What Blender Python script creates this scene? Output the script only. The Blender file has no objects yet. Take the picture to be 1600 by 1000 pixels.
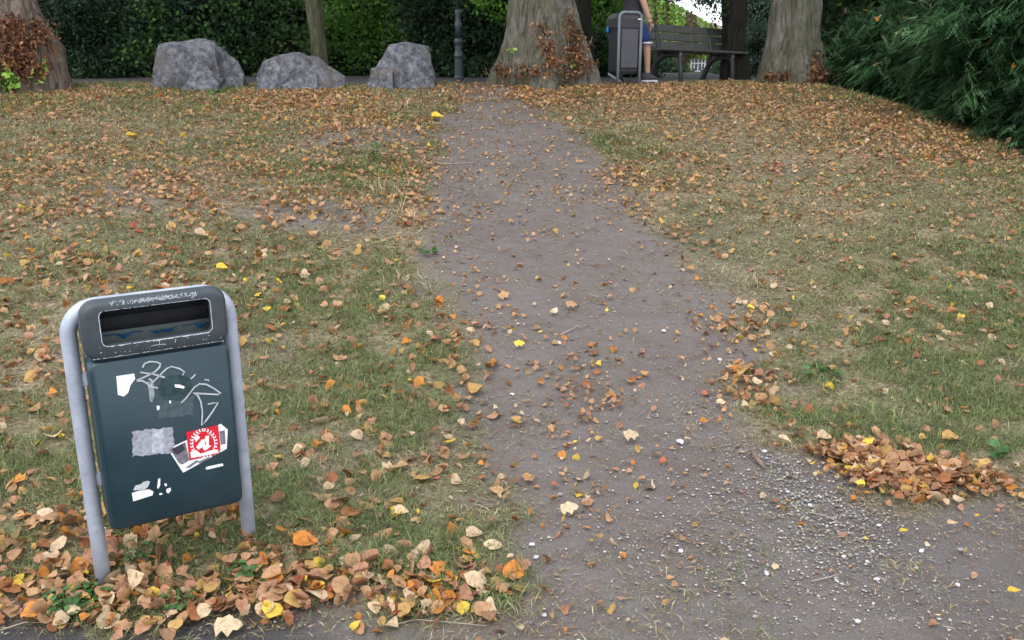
import bpy, bmesh, math, random
import numpy as np
from mathutils import Vector, Matrix
rng = np.random.default_rng(7); random.seed(7)
S = bpy.context.scene
COL = S.collection
# ------------------------------------------------------------------ camera, sky, sun, exposure
F = 1450.0; TH = math.atan(418/1450); CT, ST = math.cos(TH), math.sin(TH); CH = 1.65
cam = bpy.data.cameras.new('camera'); co = bpy.data.objects.new('camera', cam); COL.objects.link(co)
cam.sensor_width = 36; cam.lens = 36*F/1600; cam.clip_end = 2000; cam.clip_start = .05
co.location = (0, 0, CH); co.rotation_euler = (math.pi/2-TH, 0, 0)
S.camera = co
W = bpy.data.worlds.new('World'); S.world = W; W.use_nodes = True
nt = W.node_tree; bg = nt.nodes['Background']
sky = nt.nodes.new('ShaderNodeTexSky'); sky.sky_type = 'NISHITA'; sky.sun_disc = False
SUN_EL, SUN_AZ = math.radians(56), math.radians(200)      # azimuth clockwise from +Y
sky.sun_elevation = SUN_EL; sky.sun_rotation = SUN_AZ; sky.dust_density = 4; sky.air_density = 1.2
mx = nt.nodes.new('ShaderNodeMix'); mx.data_type = 'RGBA'; mx.inputs[0].default_value = .80
cl = nt.nodes.new('ShaderNodeTexNoise'); cl.inputs['Scale'].default_value = 2.2; cl.inputs['Detail'].default_value = 5
cr = nt.nodes.new('ShaderNodeValToRGB')
cr.color_ramp.elements[0].color = (8.2, 8.7, 9.6, 1); cr.color_ramp.elements[1].color = (11.5, 11.9, 12.6, 1)
nt.links.new(cl.outputs['Fac'], cr.inputs[0])
nt.links.new(sky.outputs[0], mx.inputs[6]); nt.links.new(cr.outputs[0], mx.inputs[7])
nt.links.new(mx.outputs[2], bg.inputs[0]); bg.inputs[1].default_value = .12
sl = bpy.data.lights.new('sun', 'SUN'); sl.energy = 1.0; sl.angle = math.radians(25); sl.color = (1, .96, .9)
so = bpy.data.objects.new('sun', sl); COL.objects.link(so)
sd = Vector((math.sin(SUN_AZ)*math.cos(SUN_EL), math.cos(SUN_AZ)*math.cos(SUN_EL), math.sin(SUN_EL)))
so.rotation_euler = (-sd).to_track_quat('-Z', 'Y').to_euler(); so.location = (0, -5, 12)
S.view_settings.view_transform = 'Standard'; S.view_settings.look = 'None'
S.view_settings.gamma = 1; S.view_settings.use_curve_mapping = False
S.view_settings.exposure = 0.80

# ------------------------------------------------------------------ helpers
def mat(name):
    m = bpy.data.materials.new(name); m.use_nodes = True
    n = m.node_tree.nodes; b = n['Principled BSDF']
    return m, n, m.node_tree.links, b
def N(n, t, **kw):
    o = n.new(t)
    for k, v in kw.items():
        if k.startswith('i_'): o.inputs[k[2:].replace('_', ' ')].default_value = v
        else: setattr(o, k, v)
    return o
def noise(n, l, scale, detail=4, rough=.55, vec=None, dist=0):
    t = N(n, 'ShaderNodeTexNoise'); t.inputs['Scale'].default_value = scale; t.inputs['Detail'].default_value = detail
    t.inputs['Roughness'].default_value = rough; t.inputs['Distortion'].default_value = dist
    if vec is not None: l.new(vec, t.inputs['Vector'])
    return t.outputs['Fac']
def ramp(n, l, fac, stops):
    r = N(n, 'ShaderNodeValToRGB'); e = r.color_ramp.elements
    while len(e) < len(stops): e.new(.5)
    for i, (p, c) in enumerate(stops):
        e[i].position = p; e[i].color = (c, c, c, 1) if not hasattr(c, '__len__') else (*c, 1)
    l.new(fac, r.inputs[0]); return r.outputs[0]
def mix(n, l, fac, a, b, bt='MIX'):
    m = N(n, 'ShaderNodeMix', data_type='RGBA', blend_type=bt)
    for i, v in ((0, fac), (6, a), (7, b)):
        if isinstance(v, bpy.types.NodeSocket): l.new(v, m.inputs[i])
        elif i == 0: m.inputs[0].default_value = v
        else: m.inputs[i].default_value = (*v, 1)
    return m.outputs[2]
def bump(n, l, h, b, strength=.4, dist=.01):
    bp = N(n, 'ShaderNodeBump'); bp.inputs['Strength'].default_value = strength; bp.inputs['Distance'].default_value = dist
    l.new(h, bp.inputs['Height']); l.new(bp.outputs[0], b.inputs['Normal'])
def objco(n): return n.new('ShaderNodeTexCoord').outputs['Object']

def plain(name, c, rough=.6, var=.15, scale=30, bmp=.0, metal=0):
    m, n, l, b = mat(name)
    v = objco(n)
    f = noise(n, l, scale, 5, .6, v)
    lo = tuple(x*(1-var) for x in c); hi = tuple(min(1, x*(1+var)) for x in c)
    l.new(ramp(n, l, f, [(.3, lo), (.7, hi)]), b.inputs['Base Color'])
    b.inputs['Roughness'].default_value = rough; b.inputs['Metallic'].default_value = metal
    if bmp: bump(n, l, f, b, bmp, .005)
    return m
def leafmat(name, source, trans=.35, rough=.55, speck=60):
    m, n, l, b = mat(name)
    if source == 'attr':
        a = N(n, 'ShaderNodeAttribute', attribute_name='Col'); c = a.outputs['Color']
    else: c = N(n, 'ShaderNodeObjectInfo').outputs['Color']
    f = noise(n, l, speck, 3, .6, objco(n))
    c = mix(n, l, .55, c, ramp(n, l, f, [(.36, .42), (.50, .85), (.66, 1.1)]), 'MULTIPLY')
    l.new(c, b.inputs['Base Color']); b.inputs['Roughness'].default_value = rough
    b.inputs['Specular IOR Level'].default_value = .12
    t = N(n, 'ShaderNodeBsdfTranslucent'); l.new(c, t.inputs[0])
    ms = N(n, 'ShaderNodeMixShader'); ms.inputs[0].default_value = trans
    l.new(b.outputs[0], ms.inputs[1]); l.new(t.outputs[0], ms.inputs[2])
    l.new(ms.outputs[0], n['Material Output'].inputs[0])
    return m

def npmesh(name, V, Fc, C=None, smooth=False, attrs=None):
    V = np.asarray(V, np.float32); Fc = np.asarray(Fc, np.int32); k = Fc.shape[1]
    me = bpy.data.meshes.new(name)
    me.vertices.add(len(V)); me.vertices.foreach_set('co', V.ravel())
    me.loops.add(Fc.size); me.loops.foreach_set('vertex_index', Fc.ravel())
    me.polygons.add(len(Fc)); me.polygons.foreach_set('loop_start', np.arange(0, Fc.size, k, dtype=np.int32))
    try: me.polygons.foreach_set('loop_total', np.full(len(Fc), k, np.int32))
    except Exception: pass
    if smooth: me.polygons.foreach_set('use_smooth', np.ones(len(Fc), bool))
    if C is not None:
        a = me.color_attributes.new('Col', 'FLOAT_COLOR', 'POINT')
        CC = np.ones((len(V), 4), np.float32); CC[:, :3] = C; a.data.foreach_set('color', CC.ravel())
    for nm, v in (attrs or {}).items():
        a = me.attributes.new(nm, 'FLOAT', 'POINT'); a.data.foreach_set('value', np.asarray(v, np.float32))
    me.update(calc_edges=True); return me
def tag(o, label=None, cat=None, group=None, kind=None):
    for k, v in (('label', label), ('category', cat), ('group', group), ('kind', kind)):
        if v: o[k] = v
    return o
def add(name, me, m=None, parent=None, loc=None):
    o = bpy.data.objects.new(name, me); COL.objects.link(o)
    if m is not None and me is not None and not me.materials: me.materials.append(m)
    if parent is not None: o.parent = parent
    if loc is not None: o.location = loc
    return o
def empty(name, loc=(0, 0, 0), rz=0):
    o = bpy.data.objects.new(name, None); COL.objects.link(o); o.location = loc; o.rotation_euler = (0, 0, rz)
    o.empty_display_size = .1; return o
def bmmesh(name, bm, smooth=False):
    bmesh.ops.recalc_face_normals(bm, faces=bm.faces)
    me = bpy.data.meshes.new(name); bm.to_mesh(me); bm.free()
    if smooth: me.polygons.foreach_set('use_smooth', np.ones(len(me.polygons), bool))
    return me

# value noise (numpy)
_g = rng.random((256, 256))
def vn(x, y):
    xi = np.floor(x).astype(int); yi = np.floor(y).astype(int); fx = x-xi; fy = y-yi
    fx = fx*fx*(3-2*fx); fy = fy*fy*(3-2*fy)
    a = _g[xi & 255, yi & 255]; b = _g[(xi+1) & 255, yi & 255]; c = _g[xi & 255, (yi+1) & 255]; d = _g[(xi+1) & 255, (yi+1) & 255]
    return (a*(1-fx)+b*fx)*(1-fy)+(c*(1-fx)+d*fx)*fy
def fbm(x, y, s, o=4, off=0.):
    x = np.asarray(x, float); y = np.asarray(y, float)
    r = 0; A = .5; t = 0
    for i in range(o):
        r = r+A*vn(x*s+off+17.3*i, y*s+off*1.7+9.1*i); t += A; A *= .5; s *= 2.03
    return r/t
def ss(a, b, x):
    t = np.clip((x-a)/(b-a), 0, 1); return t*t*(3-2*t)

# ------------------------------------------------------------------ terrain height
def toe(X): return 2.5+.85*ss(.1, 1.3, X)
def hs(X, Y):
    X = np.asarray(X, float); Y = np.asarray(Y, float)
    yt = toe(X); s = np.clip((Y-yt)/(12.6-yt), 0, 1)
    f = .5*s+.5*(3*s*s-2*s*s*s)
    h = 1.2*f+.05*ss(12.6, 15, Y)
    h = h-1.9*ss(20, 46, Y)
    side = np.maximum(0, X-(4.15+np.maximum(0, 12.6-Y)*.17))
    h = h-.26*np.minimum(side, 5)**1.15
    h = h+.05*np.exp(-(((X+.86)/.22)**2+((Y-3.02)/.22)**2))
    h = h+(.05*(fbm(X, Y, .8, 3, 5)-.5)+.022*(fbm(X, Y, 4, 3, 2)-.5))*ss(2.4, 3.4, Y)
    # hollow worn into the middle of the slope
    cx = .35-.1*(Y-3)*.6
    h = h-.045*np.exp(-((X-cx)/.75)**2)*ss(3, 4, Y)*(1-ss(11, 13, Y))
    return h
def pxdir(px, py):
    dx = (np.asarray(px, float)-800)/F; dy = (500-np.asarray(py, float))/F
    return dx, CT+dy*ST, -ST+dy*CT
def ground(px, py):
    dx, fy, dz = pxdir(px, py)
    t = np.linspace(1.5, 40, 4000)
    below = CH+dz*t < hs(dx*t, fy*t)
    i = int(np.argmax(below)) if below.any() else len(t)-1
    a, b = t[max(i-1, 0)], t[i]
    for _ in range(20):
        m = (a+b)/2
        if CH+dz*m < hs(dx*m, fy*m): b = m
        else: a = m
    return np.array([dx*b, fy*b, float(hs(dx*b, fy*b))])
def at(px, py, Y):
    dx, fy, dz = pxdir(px, py); t = Y/fy
    return np.array([dx*t, Y, CH+dz*t])
def toPx(P):
    P = np.asarray(P, float); x, y, z = P[..., 0], P[..., 1], P[..., 2]-CH
    zc = y*CT-z*ST; return 800+F*x/zc, 500-F*(y*ST+z*CT)/zc, zc

# path outline, walked along on the slope
path_px = [(742, 127), (716, 150), (700, 185), (694, 215), (690, 262), (678, 300), (668, 340), (664, 368), (672, 400),
           (690, 440), (732, 505), (745, 600), (755, 690), (790, 780), (825, 850), (845, 915), (800, 955), (640, 976), (480, 972), (330, 962), (180, 985), (0, 962)]
right_px = [(1700, 748), (1600, 765), (1480, 778), (1420, 788), (1330, 775), (1270, 740), (1190, 700), (1130, 655), (1135, 600), (1150, 530), (1110, 460), (1050, 405), (990, 340), (940, 265), (898, 215), (850, 178), (800, 150), (790, 127)]
poly = np.array([ground(*p)[:2] for p in path_px]+[(-6, 2.2), (-40, 1.9), (-40, -6), (40, -6), (40, 3.7), (6, 3.7)]+[ground(*p)[:2] for p in right_px])
def polysd(X, Y, P):
    X = np.asarray(X, float); Y = np.asarray(Y, float)
    d = np.full(X.shape, 1e9); ins = np.zeros(X.shape, bool)
    for i in range(len(P)):
        a, b = P[i], P[(i+1) % len(P)]; e = b-a
        t = np.clip(((X-a[0])*e[0]+(Y-a[1])*e[1])/(e@e+1e-12), 0, 1)
        d = np.minimum(d, np.hypot(X-a[0]-t*e[0], Y-a[1]-t*e[1]))
        c = (a[1] > Y) != (b[1] > Y)
        with np.errstate(divide='ignore', invalid='ignore'):
            xi = a[0]+(Y-a[1])*e[0]/(e[1] if e[1] != 0 else 1e-12)
        ins ^= c & (X < xi)
    return np.where(ins, -d, d)
BARE = []
def bare(X, Y):
    return np.clip(gsum(X, Y, BARE)*(.4+1.2*fbm(X, Y, 2.5, 4, 66)), 0, 1)
def pathsd(X, Y):       # negative on the bare path
    return polysd(X, Y, poly)+(.62*(fbm(X, Y, 3, 4, 31)-.5)+.16*(fbm(X, Y, 12, 2, 3)-.5))*(.45+.07*np.clip(Y, 0, 14))

def spots(L):      # list of (px, py, radius_m, amount) to world
    return [(*ground(a, b)[:2], r, k) for a, b, r, k in L]
def gsum(X, Y, L):
    r = 0
    for x, y, s, k in L: r = r+k*np.exp(-((X-x)**2+(Y-y)**2)/(s*s))
    return r
BARE = spots([(480, 325, .45, .8), (560, 345, .35, .8), (430, 330, .3, .6), (150, 300, .5, .55), (250, 310, .6, .5), (620, 205, .55, .95), (560, 215, .5, .7), (650, 250, .3, .7), (640, 300, .3, .7), (480, 225, .6, .4), (330, 245, .5, .4), (700, 185, .3, .4), (1080, 370, .5, .5), (1010, 280, .4, .4), (1130, 440, .35, .6), (1200, 500, .3, .5), (1180, 600, .25, .5), (400, 545, .3, .5), (460, 700, .25, .4), (620, 790, .2, .4), (1220, 265, .5, .4), (700, 620, .2, .3), (560, 690, .2, .3)])
# ------------------------------------------------------------------ ground sheets: one graded grid split by what it is
ys = [-4.0]
while ys[-1] < 700:
    y = ys[-1]; ys.append(y+(.25 if y < 1.2 else .022 if y < 3.6 else .0062*y if y < 15 else .05*y))
ys = np.array(ys)
ui = np.linspace(-.80, .80, 400); step = ui[1]-ui[0]
uo = [ui[-1]]; d = step
while uo[-1] < 6: d *= 1.22; uo.append(uo[-1]+d)
us = np.concatenate([-np.array(uo[:0:-1]), ui, np.array(uo[1:])])
YY, UU = np.meshgrid(ys, us, indexing='ij'); XX = UU*(1.2+np.maximum(YY, 0))
SDv = pathsd(XX, YY)
up = ss(13.25, 13.5, YY+.25*(fbm(XX, YY, .7, 2, 9)-.5)+.12*np.abs(XX-2)*(XX > 2))*(1-ss(15.3, 15.6, YY))*(1-ss(1.6, 3.2, XX))
BR_ = bare(XX, YY)
mask = np.clip(ss(.26, -.08, SDv+.18*(fbm(XX, YY, 7, 3, 19)-.5)), 0, 1); mask = np.maximum(np.maximum(mask, .85*BR_), up)
beyond = ss(15.2, 15.7, YY)*(1-ss(19, 22, YY)); mask = np.maximum(mask, beyond)  # dark ground strip under the shrubs: their shade painted into the colour
ZZ = hs(XX, YY)
ZZ = ZZ+(.012*(fbm(XX, YY, 16, 3, 7)-.5))*(1-.3*mask)*(YY < 16)+.016*(fbm(XX*2.2+YY*.5, YY*.7, 2.2, 4, 13)-.5)*mask*(YY < 14)+.008*(np.abs(fbm(XX, YY, 9, 3, 44)-.5)*2-.3)*mask*(YY < 14)
ZZ = ZZ-.009*mask-.005
idx = np.arange(XX.size).reshape(XX.shape)
Q = np.stack([idx[:-1, :-1], idx[:-1, 1:], idx[1:, 1:], idx[1:, :-1]], -1).reshape(-1, 4)
P = np.stack([XX, YY, ZZ], -1).reshape(-1, 3)
fx, fy_ = P[Q, 0].mean(1), P[Q, 1].mean(1); fs = SDv.ravel()[Q].mean(1)
fup = up.ravel()[Q].mean(1)
lowline = toe(fx)+.10
cls = np.where(fs < .02, np.where(fy_ < lowline, 2, 1), 0); cls[fup > .5] = 3
cls[(cls == 1) & (fy_ > 12.9)] = 3

gm, n, l, b = mat('ground_soil')
v = objco(n)
pm = N(n, 'ShaderNodeAttribute', attribute_name='path').outputs['Fac']
tm = N(n, 'ShaderNodeAttribute', attribute_name='tar').outputs['Fac']
gn = N(n, 'ShaderNodeAttribute', attribute_name='green').outputs['Fac']
n1 = noise(n, l, 2.2, 5, .6, v); n2 = noise(n, l, 38, 5, .7, v); n3 = noise(n, l, 150, 4, .75, v); n4 = noise(n, l, 9, 5, .65, v)
thatch = ramp(n, l, n2, [(.33, (.065, .05, .034)), (.48, (.19, .15, .098)), (.64, (.38, .31, .21))])
thatch = mix(n, l, ramp(n, l, n4, [(.4, 0), (.7, .5)]), thatch, (.12, .12, .055))
thatch = mix(n, l, gn, thatch, (.075, .10, .035))
dirt = ramp(n, l, n3, [(.30, (.055, .047, .043)), (.5, (.128, .112, .104)), (.70, (.225, .20, .19))])
dirt = mix(n, l, ramp(n, l, n4, [(.42, .0), (.68, .6)]), dirt, (.105, .078, .062))
dirt = mix(n, l, ramp(n, l, n1, [(.35, .0), (.6, .45)]), dirt, (.17, .155, .15))
vs = N(n, 'ShaderNodeTexVoronoi'); vs.inputs['Scale'].default_value = 46; vs.inputs['Randomness'].default_value = 1
mps = N(n, 'ShaderNodeMapping'); mps.inputs['Scale'].default_value = (1, 1.9, 1); mps.inputs['Rotation'].default_value = (0, 0, .7); l.new(v, mps.inputs[0]); l.new(mps.outputs[0], vs.inputs['Vector'])
fl = mix(n, l, 1., ramp(n, l, vs.outputs['Distance'], [(.12, 1), (.26, 0)]), ramp(n, l, vs.outputs['Color'], [(.52, 0), (.60, .8)]), 'MULTIPLY')
dirt = mix(n, l, fl, dirt, (.27, .19, .12))
vo = N(n, 'ShaderNodeTexVoronoi'); vo.inputs['Scale'].default_value = 85; l.new(v, vo.inputs['Vector'])
spk = ramp(n, l, vo.outputs['Distance'], [(.10, 1), (.24, 0)])
sel = ramp(n, l, vo.outputs['Color'], [(.60, 0), (.66, 1)])
spm = mix(n, l, 1., spk, sel, 'MULTIPLY')
dirt = mix(n, l, spm, dirt, (.36, .34, .33))
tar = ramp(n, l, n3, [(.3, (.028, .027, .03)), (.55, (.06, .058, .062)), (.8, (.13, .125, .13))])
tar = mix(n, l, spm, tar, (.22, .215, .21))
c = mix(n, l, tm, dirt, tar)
c = mix(n, l, pm, thatch, c)
l.new(c, b.inputs['Base Color']); b.inputs['Roughness'].default_value = .93; b.inputs['Specular IOR Level'].default_value = .2
hh = mix(n, l, .35, n3, n2); hh = mix(n, l, .35, hh, spm)
bump(n, l, hh, b, .9, .012)
tar_shade_v = np.maximum(ss(.15, -.25, XX+.55+.5*(fbm(XX, YY, 2, 3, 4)-.5))*ss(.05, -.05, YY-toe(XX)-.02), .20*ss(.9, 1.6, XX)*ss(3.5, 3.2, YY))
tar_shade_v = np.where(YY > 12, np.maximum(1.*up, .95*beyond), tar_shade_v)  # tar on the upper path; behind it the same colour paints shrub shade
names = {0: 'hillside', 1: 'dirt_path', 2: 'lower_path', 3: 'upper_path'}
greenv = ss(.5, .75, fbm(XX, YY, 1.3, 3, 21))*.5
greenv = np.where(YY > 19, .9, greenv)
for k, nm in names.items():
    q = Q[cls == k]; u, inv = np.unique(q, return_inverse=True)
    me = npmesh(nm, P[u], inv.reshape(-1, 4), smooth=True, attrs={'path': mask.ravel()[u], 'tar': tar_shade_v.ravel()[u], 'green': greenv.ravel()[u]})
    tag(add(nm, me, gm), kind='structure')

# ------------------------------------------------------------------ scattered ground cover
green_sp = spots([(630, 580, .5, .6), (560, 640, .5, .5), (530, 470, .6, .4), (1400, 600, .6, .5), (1520, 600, .6, .4), (700, 860, .3, .5), (600, 620, .45, .8), (660, 560, .4, .6), (540, 450, .5, .5), (500, 880, .35, .8), (780, 900, .2, .9), (620, 930, .18, .9), (1300, 645, .35, .9), (1450, 650, .4, .9), (1560, 640, .4, .8),
                  (1500, 480, .8, .6), (1590, 420, .9, .6), (1240, 600, .3, .6), (1350, 540, .5, .4), (1000, 240, .5, .5), (690, 180, .5, .6), (250, 520, .4, .3), (60, 730, .4, .6), (430, 760, .3, .6), (540, 265, .6, .5),
                  (200, 900, .3, .7), (930, 215, .4, .4), (1590, 300, 1.0, .4), (1100, 330, .5, .25), (350, 420, .5, .3)])
brown_sp = spots([(520, 170, .9, .8), (1150, 190, 1.6, .8), (1300, 260, 1.4, .8), (1350, 370, .9, .5), (1080, 350, .6, .5), (100, 200, 1.2, .6), (250, 330, .8, .3), (450, 720, .3, .3), (1000, 150, 1.2, .6)])
GREEN = np.array([[.145, .20, .07], [.205, .255, .095], [.11, .15, .06], [.26, .285, .135]])
STRAW = np.array([[.42, .355, .21], [.34, .28, .165], [.54, .48, .32], [.22, .17, .105], [.31, .30, .15]])
def fan(n, y0, y1, p, umax=.72):       # random points, density falling with distance ^p
    a = rng.random(n); e = 2-p
    r = (y0**e+a*(y1**e-y0**e))**(1/e) if abs(e) > 1e-3 else y0*(y1/y0)**a
    u = rng.uniform(-umax, umax, n); return u*(r+.4), r
def ribbons(base, head, tilt, L, wd, bend):    # bent diamond blades: 4 verts, 2 tris
    n_ = len(L)
    dh = np.stack([np.cos(head), np.sin(head), np.zeros(n_)], 1); upv = np.array([0, 0, 1.])
    sidev = np.stack([-np.sin(head), np.cos(head), np.zeros(n_)], 1)
    d1 = dh*np.cos(tilt)[:, None]+upv*np.sin(tilt)[:, None]
    t2 = tilt-bend; d2 = dh*np.cos(t2)[:, None]+upv*np.sin(t2)[:, None]
    m = base+d1*(L*.45)[:, None]; tip = m+d2*(L*.55)[:, None]
    tip[:, 2] = np.maximum(tip[:, 2], base[:, 2]+.003)
    V = np.stack([base, m-sidev*wd[:, None]/2, m+sidev*wd[:, None]/2, tip], 1).reshape(-1, 3)
    o = np.arange(n_)*4
    Fc = np.concatenate([np.stack([o, o+1, o+2], 1), np.stack([o+1, o+3, o+2], 1)])
    return V, Fc
def zsurf(X, Y): return hs(X, Y)-.002
gx, gy = fan(1250000, 2.3, 13.6, 1.25)
sdg = pathsd(gx, gy)
gr = gsum(gx, gy, green_sp); br = gsum(gx, gy, brown_sp)
clump = fbm(gx, gy, 7, 3, 50); big = fbm(gx, gy, 1.1, 3, 60)
dens = ss(-.06, .34, sdg)*(1-.8*bare(gx, gy))*(.25+.75*ss(.34, .56, clump))*np.clip(.72+.5*gr-.28*br, .2, 1)
dens = np.where(sdg < .0, np.maximum(dens, .045*ss(.48, .75, fbm(gx, gy, 3, 3, 77))), dens)
dens = dens*ss(13.9, 13.2, gy)
k = rng.random(len(gx)) < dens; gx, gy, sdg, gr, br, clump, big = [a[k] for a in (gx, gy, sdg, gr, br, clump, big)]
ng = len(gx); sc = np.maximum(1, (gy/4.2))
pg = np.clip(.24+.62*gr-.4*br+.9*(big-.5)+.8*(clump-.5), .05, .85)
isg = rng.random(ng) < pg
ci = np.where(isg[:, None], GREEN[rng.integers(0, 4, ng)], STRAW[rng.integers(0, 5, ng)])
ci = ci*rng.uniform(.75, 1.25, (ng, 1))
Lb = rng.uniform(.022, .072, ng)*np.where(isg, 1.05, 1)*(1+.3*(sc-1)); wb = rng.uniform(.0020, .0040, ng)*sc**1.1
tilt = np.where(isg, rng.uniform(.25, 1.35, ng), rng.uniform(.02, .75, ng))
V, Fc = ribbons(np.stack([gx, gy, zsurf(gx, gy)-.001], 1), rng.uniform(0, 6.283, ng), tilt, Lb, wb, rng.uniform(.2, 1.3, ng))
tag(add('grass', npmesh('grass', V, Fc, np.repeat(ci, 4, 0)), leafmat('grass_blades', 'attr', .25, .6, 8)), kind='stuff', label='short worn grass, part green and part dried straw, covering the slope')
print('grass', ng)

# straw and twig crumbs on the bare path
gx, gy = fan(260000, 2.0, 13.3, 1.3); sdg = pathsd(gx, gy)
k = rng.random(len(gx)) < np.where(sdg < .2, .35+.65*ss(-.3, .1, sdg), .12)*(.3+.7*ss(.4, .6, fbm(gx, gy, 5, 2, 12)))*ss(1.9, 3.0, gy)
gx, gy = gx[k], gy[k]; ng = len(gx)
LC = np.array([[.34, .26, .16], [.24, .16, .10], [.42, .35, .24], [.30, .15, .08], [.40, .26, .10]])
sc = np.maximum(1, gy/4.5)
V, Fc = ribbons(np.stack([gx, gy, hs(gx, gy)-.007], 1), rng.uniform(0, 6.283, ng), rng.uniform(0, .25, ng), (.006+.034*rng.random(ng)**2)*sc, (.0012+.007*rng.random(ng)**2.5)*sc, rng.uniform(0, .4, ng))
V[:, 2] += .004
tag(add('plant_litter', npmesh('plant_litter', V, Fc, np.repeat(LC[rng.integers(0, 5, ng)]*rng.uniform(.7, 1.1, (ng, 1)), 4, 0)), leafmat('litter', 'attr', .1, .8, 10)), kind='stuff', label='dry straw and leaf crumbs strewn over the bare path')

# gravel
OV = np.array([[1, 0, 0], [-1, 0, 0], [0, 1, 0], [0, -1, 0], [0, 0, 1], [0, 0, -1]], float)
OF = np.array([[0, 2, 4], [2, 1, 4], [1, 3, 4], [3, 0, 4], [2, 0, 5], [1, 2, 5], [3, 1, 5], [0, 3, 5]])
grav_sp = spots([(1205, 712, .10, .8), (1245, 742, .12, .75), (1280, 770, .13, .7), (1320, 800, .13, .6), (1365, 828, .13, .4), (1220, 800, .25, .3), (1150, 750, .25, .22), (1300, 880, .35, .16), (1100, 850, .4, .10), (1120, 640, .2, .25), (1175, 690, .08, .8), (1150, 700, .12, .3), (1290, 850, .2, .3), (1050, 850, .3, .05), (1400, 920, .3, .06),
                 (870, 520, .3, .05), (1180, 460, .2, .4), (1210, 480, .12, .4), (780, 870, .2, .06), (1040, 660, .3, .07), (1080, 500, .4, .07)])
gx, gy = fan(420000, 1.9, 11, 1.8); sdg = pathsd(gx, gy)
k = rng.random(len(gx)) < np.clip(gsum(gx, gy, grav_sp)+.014*(sdg < 0), 0, 1)*np.where(sdg < .06, 1, .08)
gx, gy = gx[k], gy[k]; ng = len(gx)
sz = (.0017+.0072*rng.random(ng)**2.8)*np.maximum(1, gy/5)
sh = rng.uniform(.35, 1.5, (ng, 6, 1)); ang = rng.uniform(0, 6.28, ng)
V = OV[None]*sh; V[:, :, 2] *= .42
ca, sa = np.cos(ang)[:, None], np.sin(ang)[:, None]
V = np.stack([V[..., 0]*ca-V[..., 1]*sa, V[..., 0]*sa+V[..., 1]*ca, V[..., 2]+.28*V[..., 0]*rng.uniform(-1, 1, (ng, 1))], -1)*sz[:, None, None]
V += np.stack([gx, gy, hs(gx, gy)-.010+sz*.35], 1)[:, None]
Fc = (OF[None]+np.arange(ng)[:, None, None]*6).reshape(-1, 3)
g0 = 1.05*rng.choice([.15, .22, .30, .40, .55], ng, p=[.15, .25, .28, .22, .10])
gc = g0[:, None]*np.where(rng.random((ng, 1)) < .3, [[1.15, .95, .82]], [[1, .97, .94]])
stone = leafmat('stones', 'attr', 0, .75, 200)
tag(add('gravel', npmesh('gravel', V.reshape(-1, 3), Fc, np.repeat(gc, 6, 0)), stone), kind='stuff', label='loose grey and white gravel washed out over the path mouth')
print('gravel', ng)

# ------------------------------------------------------------------ fallen leaves
def leaf_shape(seed, kind):
    r = random.Random(seed); o = []
    nn = 7
    if kind == 0: prof = [0, .34, .47, .46, .35, .17, 0]; xs = [.0, .02, .25, .48, .70, .88, 1.]     # heart
    elif kind == 1: prof = [0, .20, .30, .31, .24, .12, 0]; xs = [.0, .08, .3, .5, .7, .87, 1.]    # oval
    else: prof = [0, .42, .30, .48, .22, .26, 0]; xs = [.0, .10, .28, .5, .66, .8, 1.]             # lobed
    L_, M_, R_ = [], [], []
    cup = r.uniform(-.7, 1.1); arc = r.uniform(-1.4, 1.8); tw = r.uniform(-.9, .9)
    for i, (x, w) in enumerate(zip(xs, prof)):
        j = r.uniform(.85, 1.15); j2 = r.uniform(.85, 1.15)
        zc = arc*.5*(x-.5)**2-.05*arc
        for lst, s, jj in ((L_, -1, j), (M_, 0, 1), (R_, 1, j2)):
            y = s*w*jj; z = zc+abs(cup)*abs(y)*(1 if cup > 0 else -.7)*1.0+tw*y*(x-.5)+r.uniform(-.03, .03)
            y *= 1-.35*abs(cup)
            lst.append((x-.5, y, z))
    V = L_+M_+R_; Fs = []
    for i in range(nn-1):
        Fs += [(i, i+1, nn+i+1), (i, nn+i+1, nn+i), (nn+i, nn+i+1, 2*nn+i+1), (nn+i, 2*nn+i+1, 2*nn+i)]
    # stalk
    b0 = len(V); V += [(-.5, -.012, 0), (-.5, .012, 0), (-.78, .05*r.uniform(-1, 1), .06)]; Fs.append((b0, b0+1, b0+2))
    V = np.array(V); V[:, 2] -= V[:, 2].min()
    return V, np.array(Fs)
SH = [leaf_shape(i, [0, 0, 1, 0, 2, 0][i % 6]) for i in range(14)]
PAL = [('tan', (.46, .27, .145)), ('pinkish brown', (.42, .22, .135)), ('orange', (.55, .22, .05)), ('rust brown', (.33, .135, .06)), ('pale buff', (.60, .45, .29)),
       ('yellow', (.70, .49, .07)), ('brown', (.25, .145, .08)), ('golden brown', (.48, .30, .11)), ('reddish', (.38, .12, .07))]
PW = np.array([.29, .19, .075, .09, .13, .03, .08, .12, .012]); PW /= PW.sum()
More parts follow.
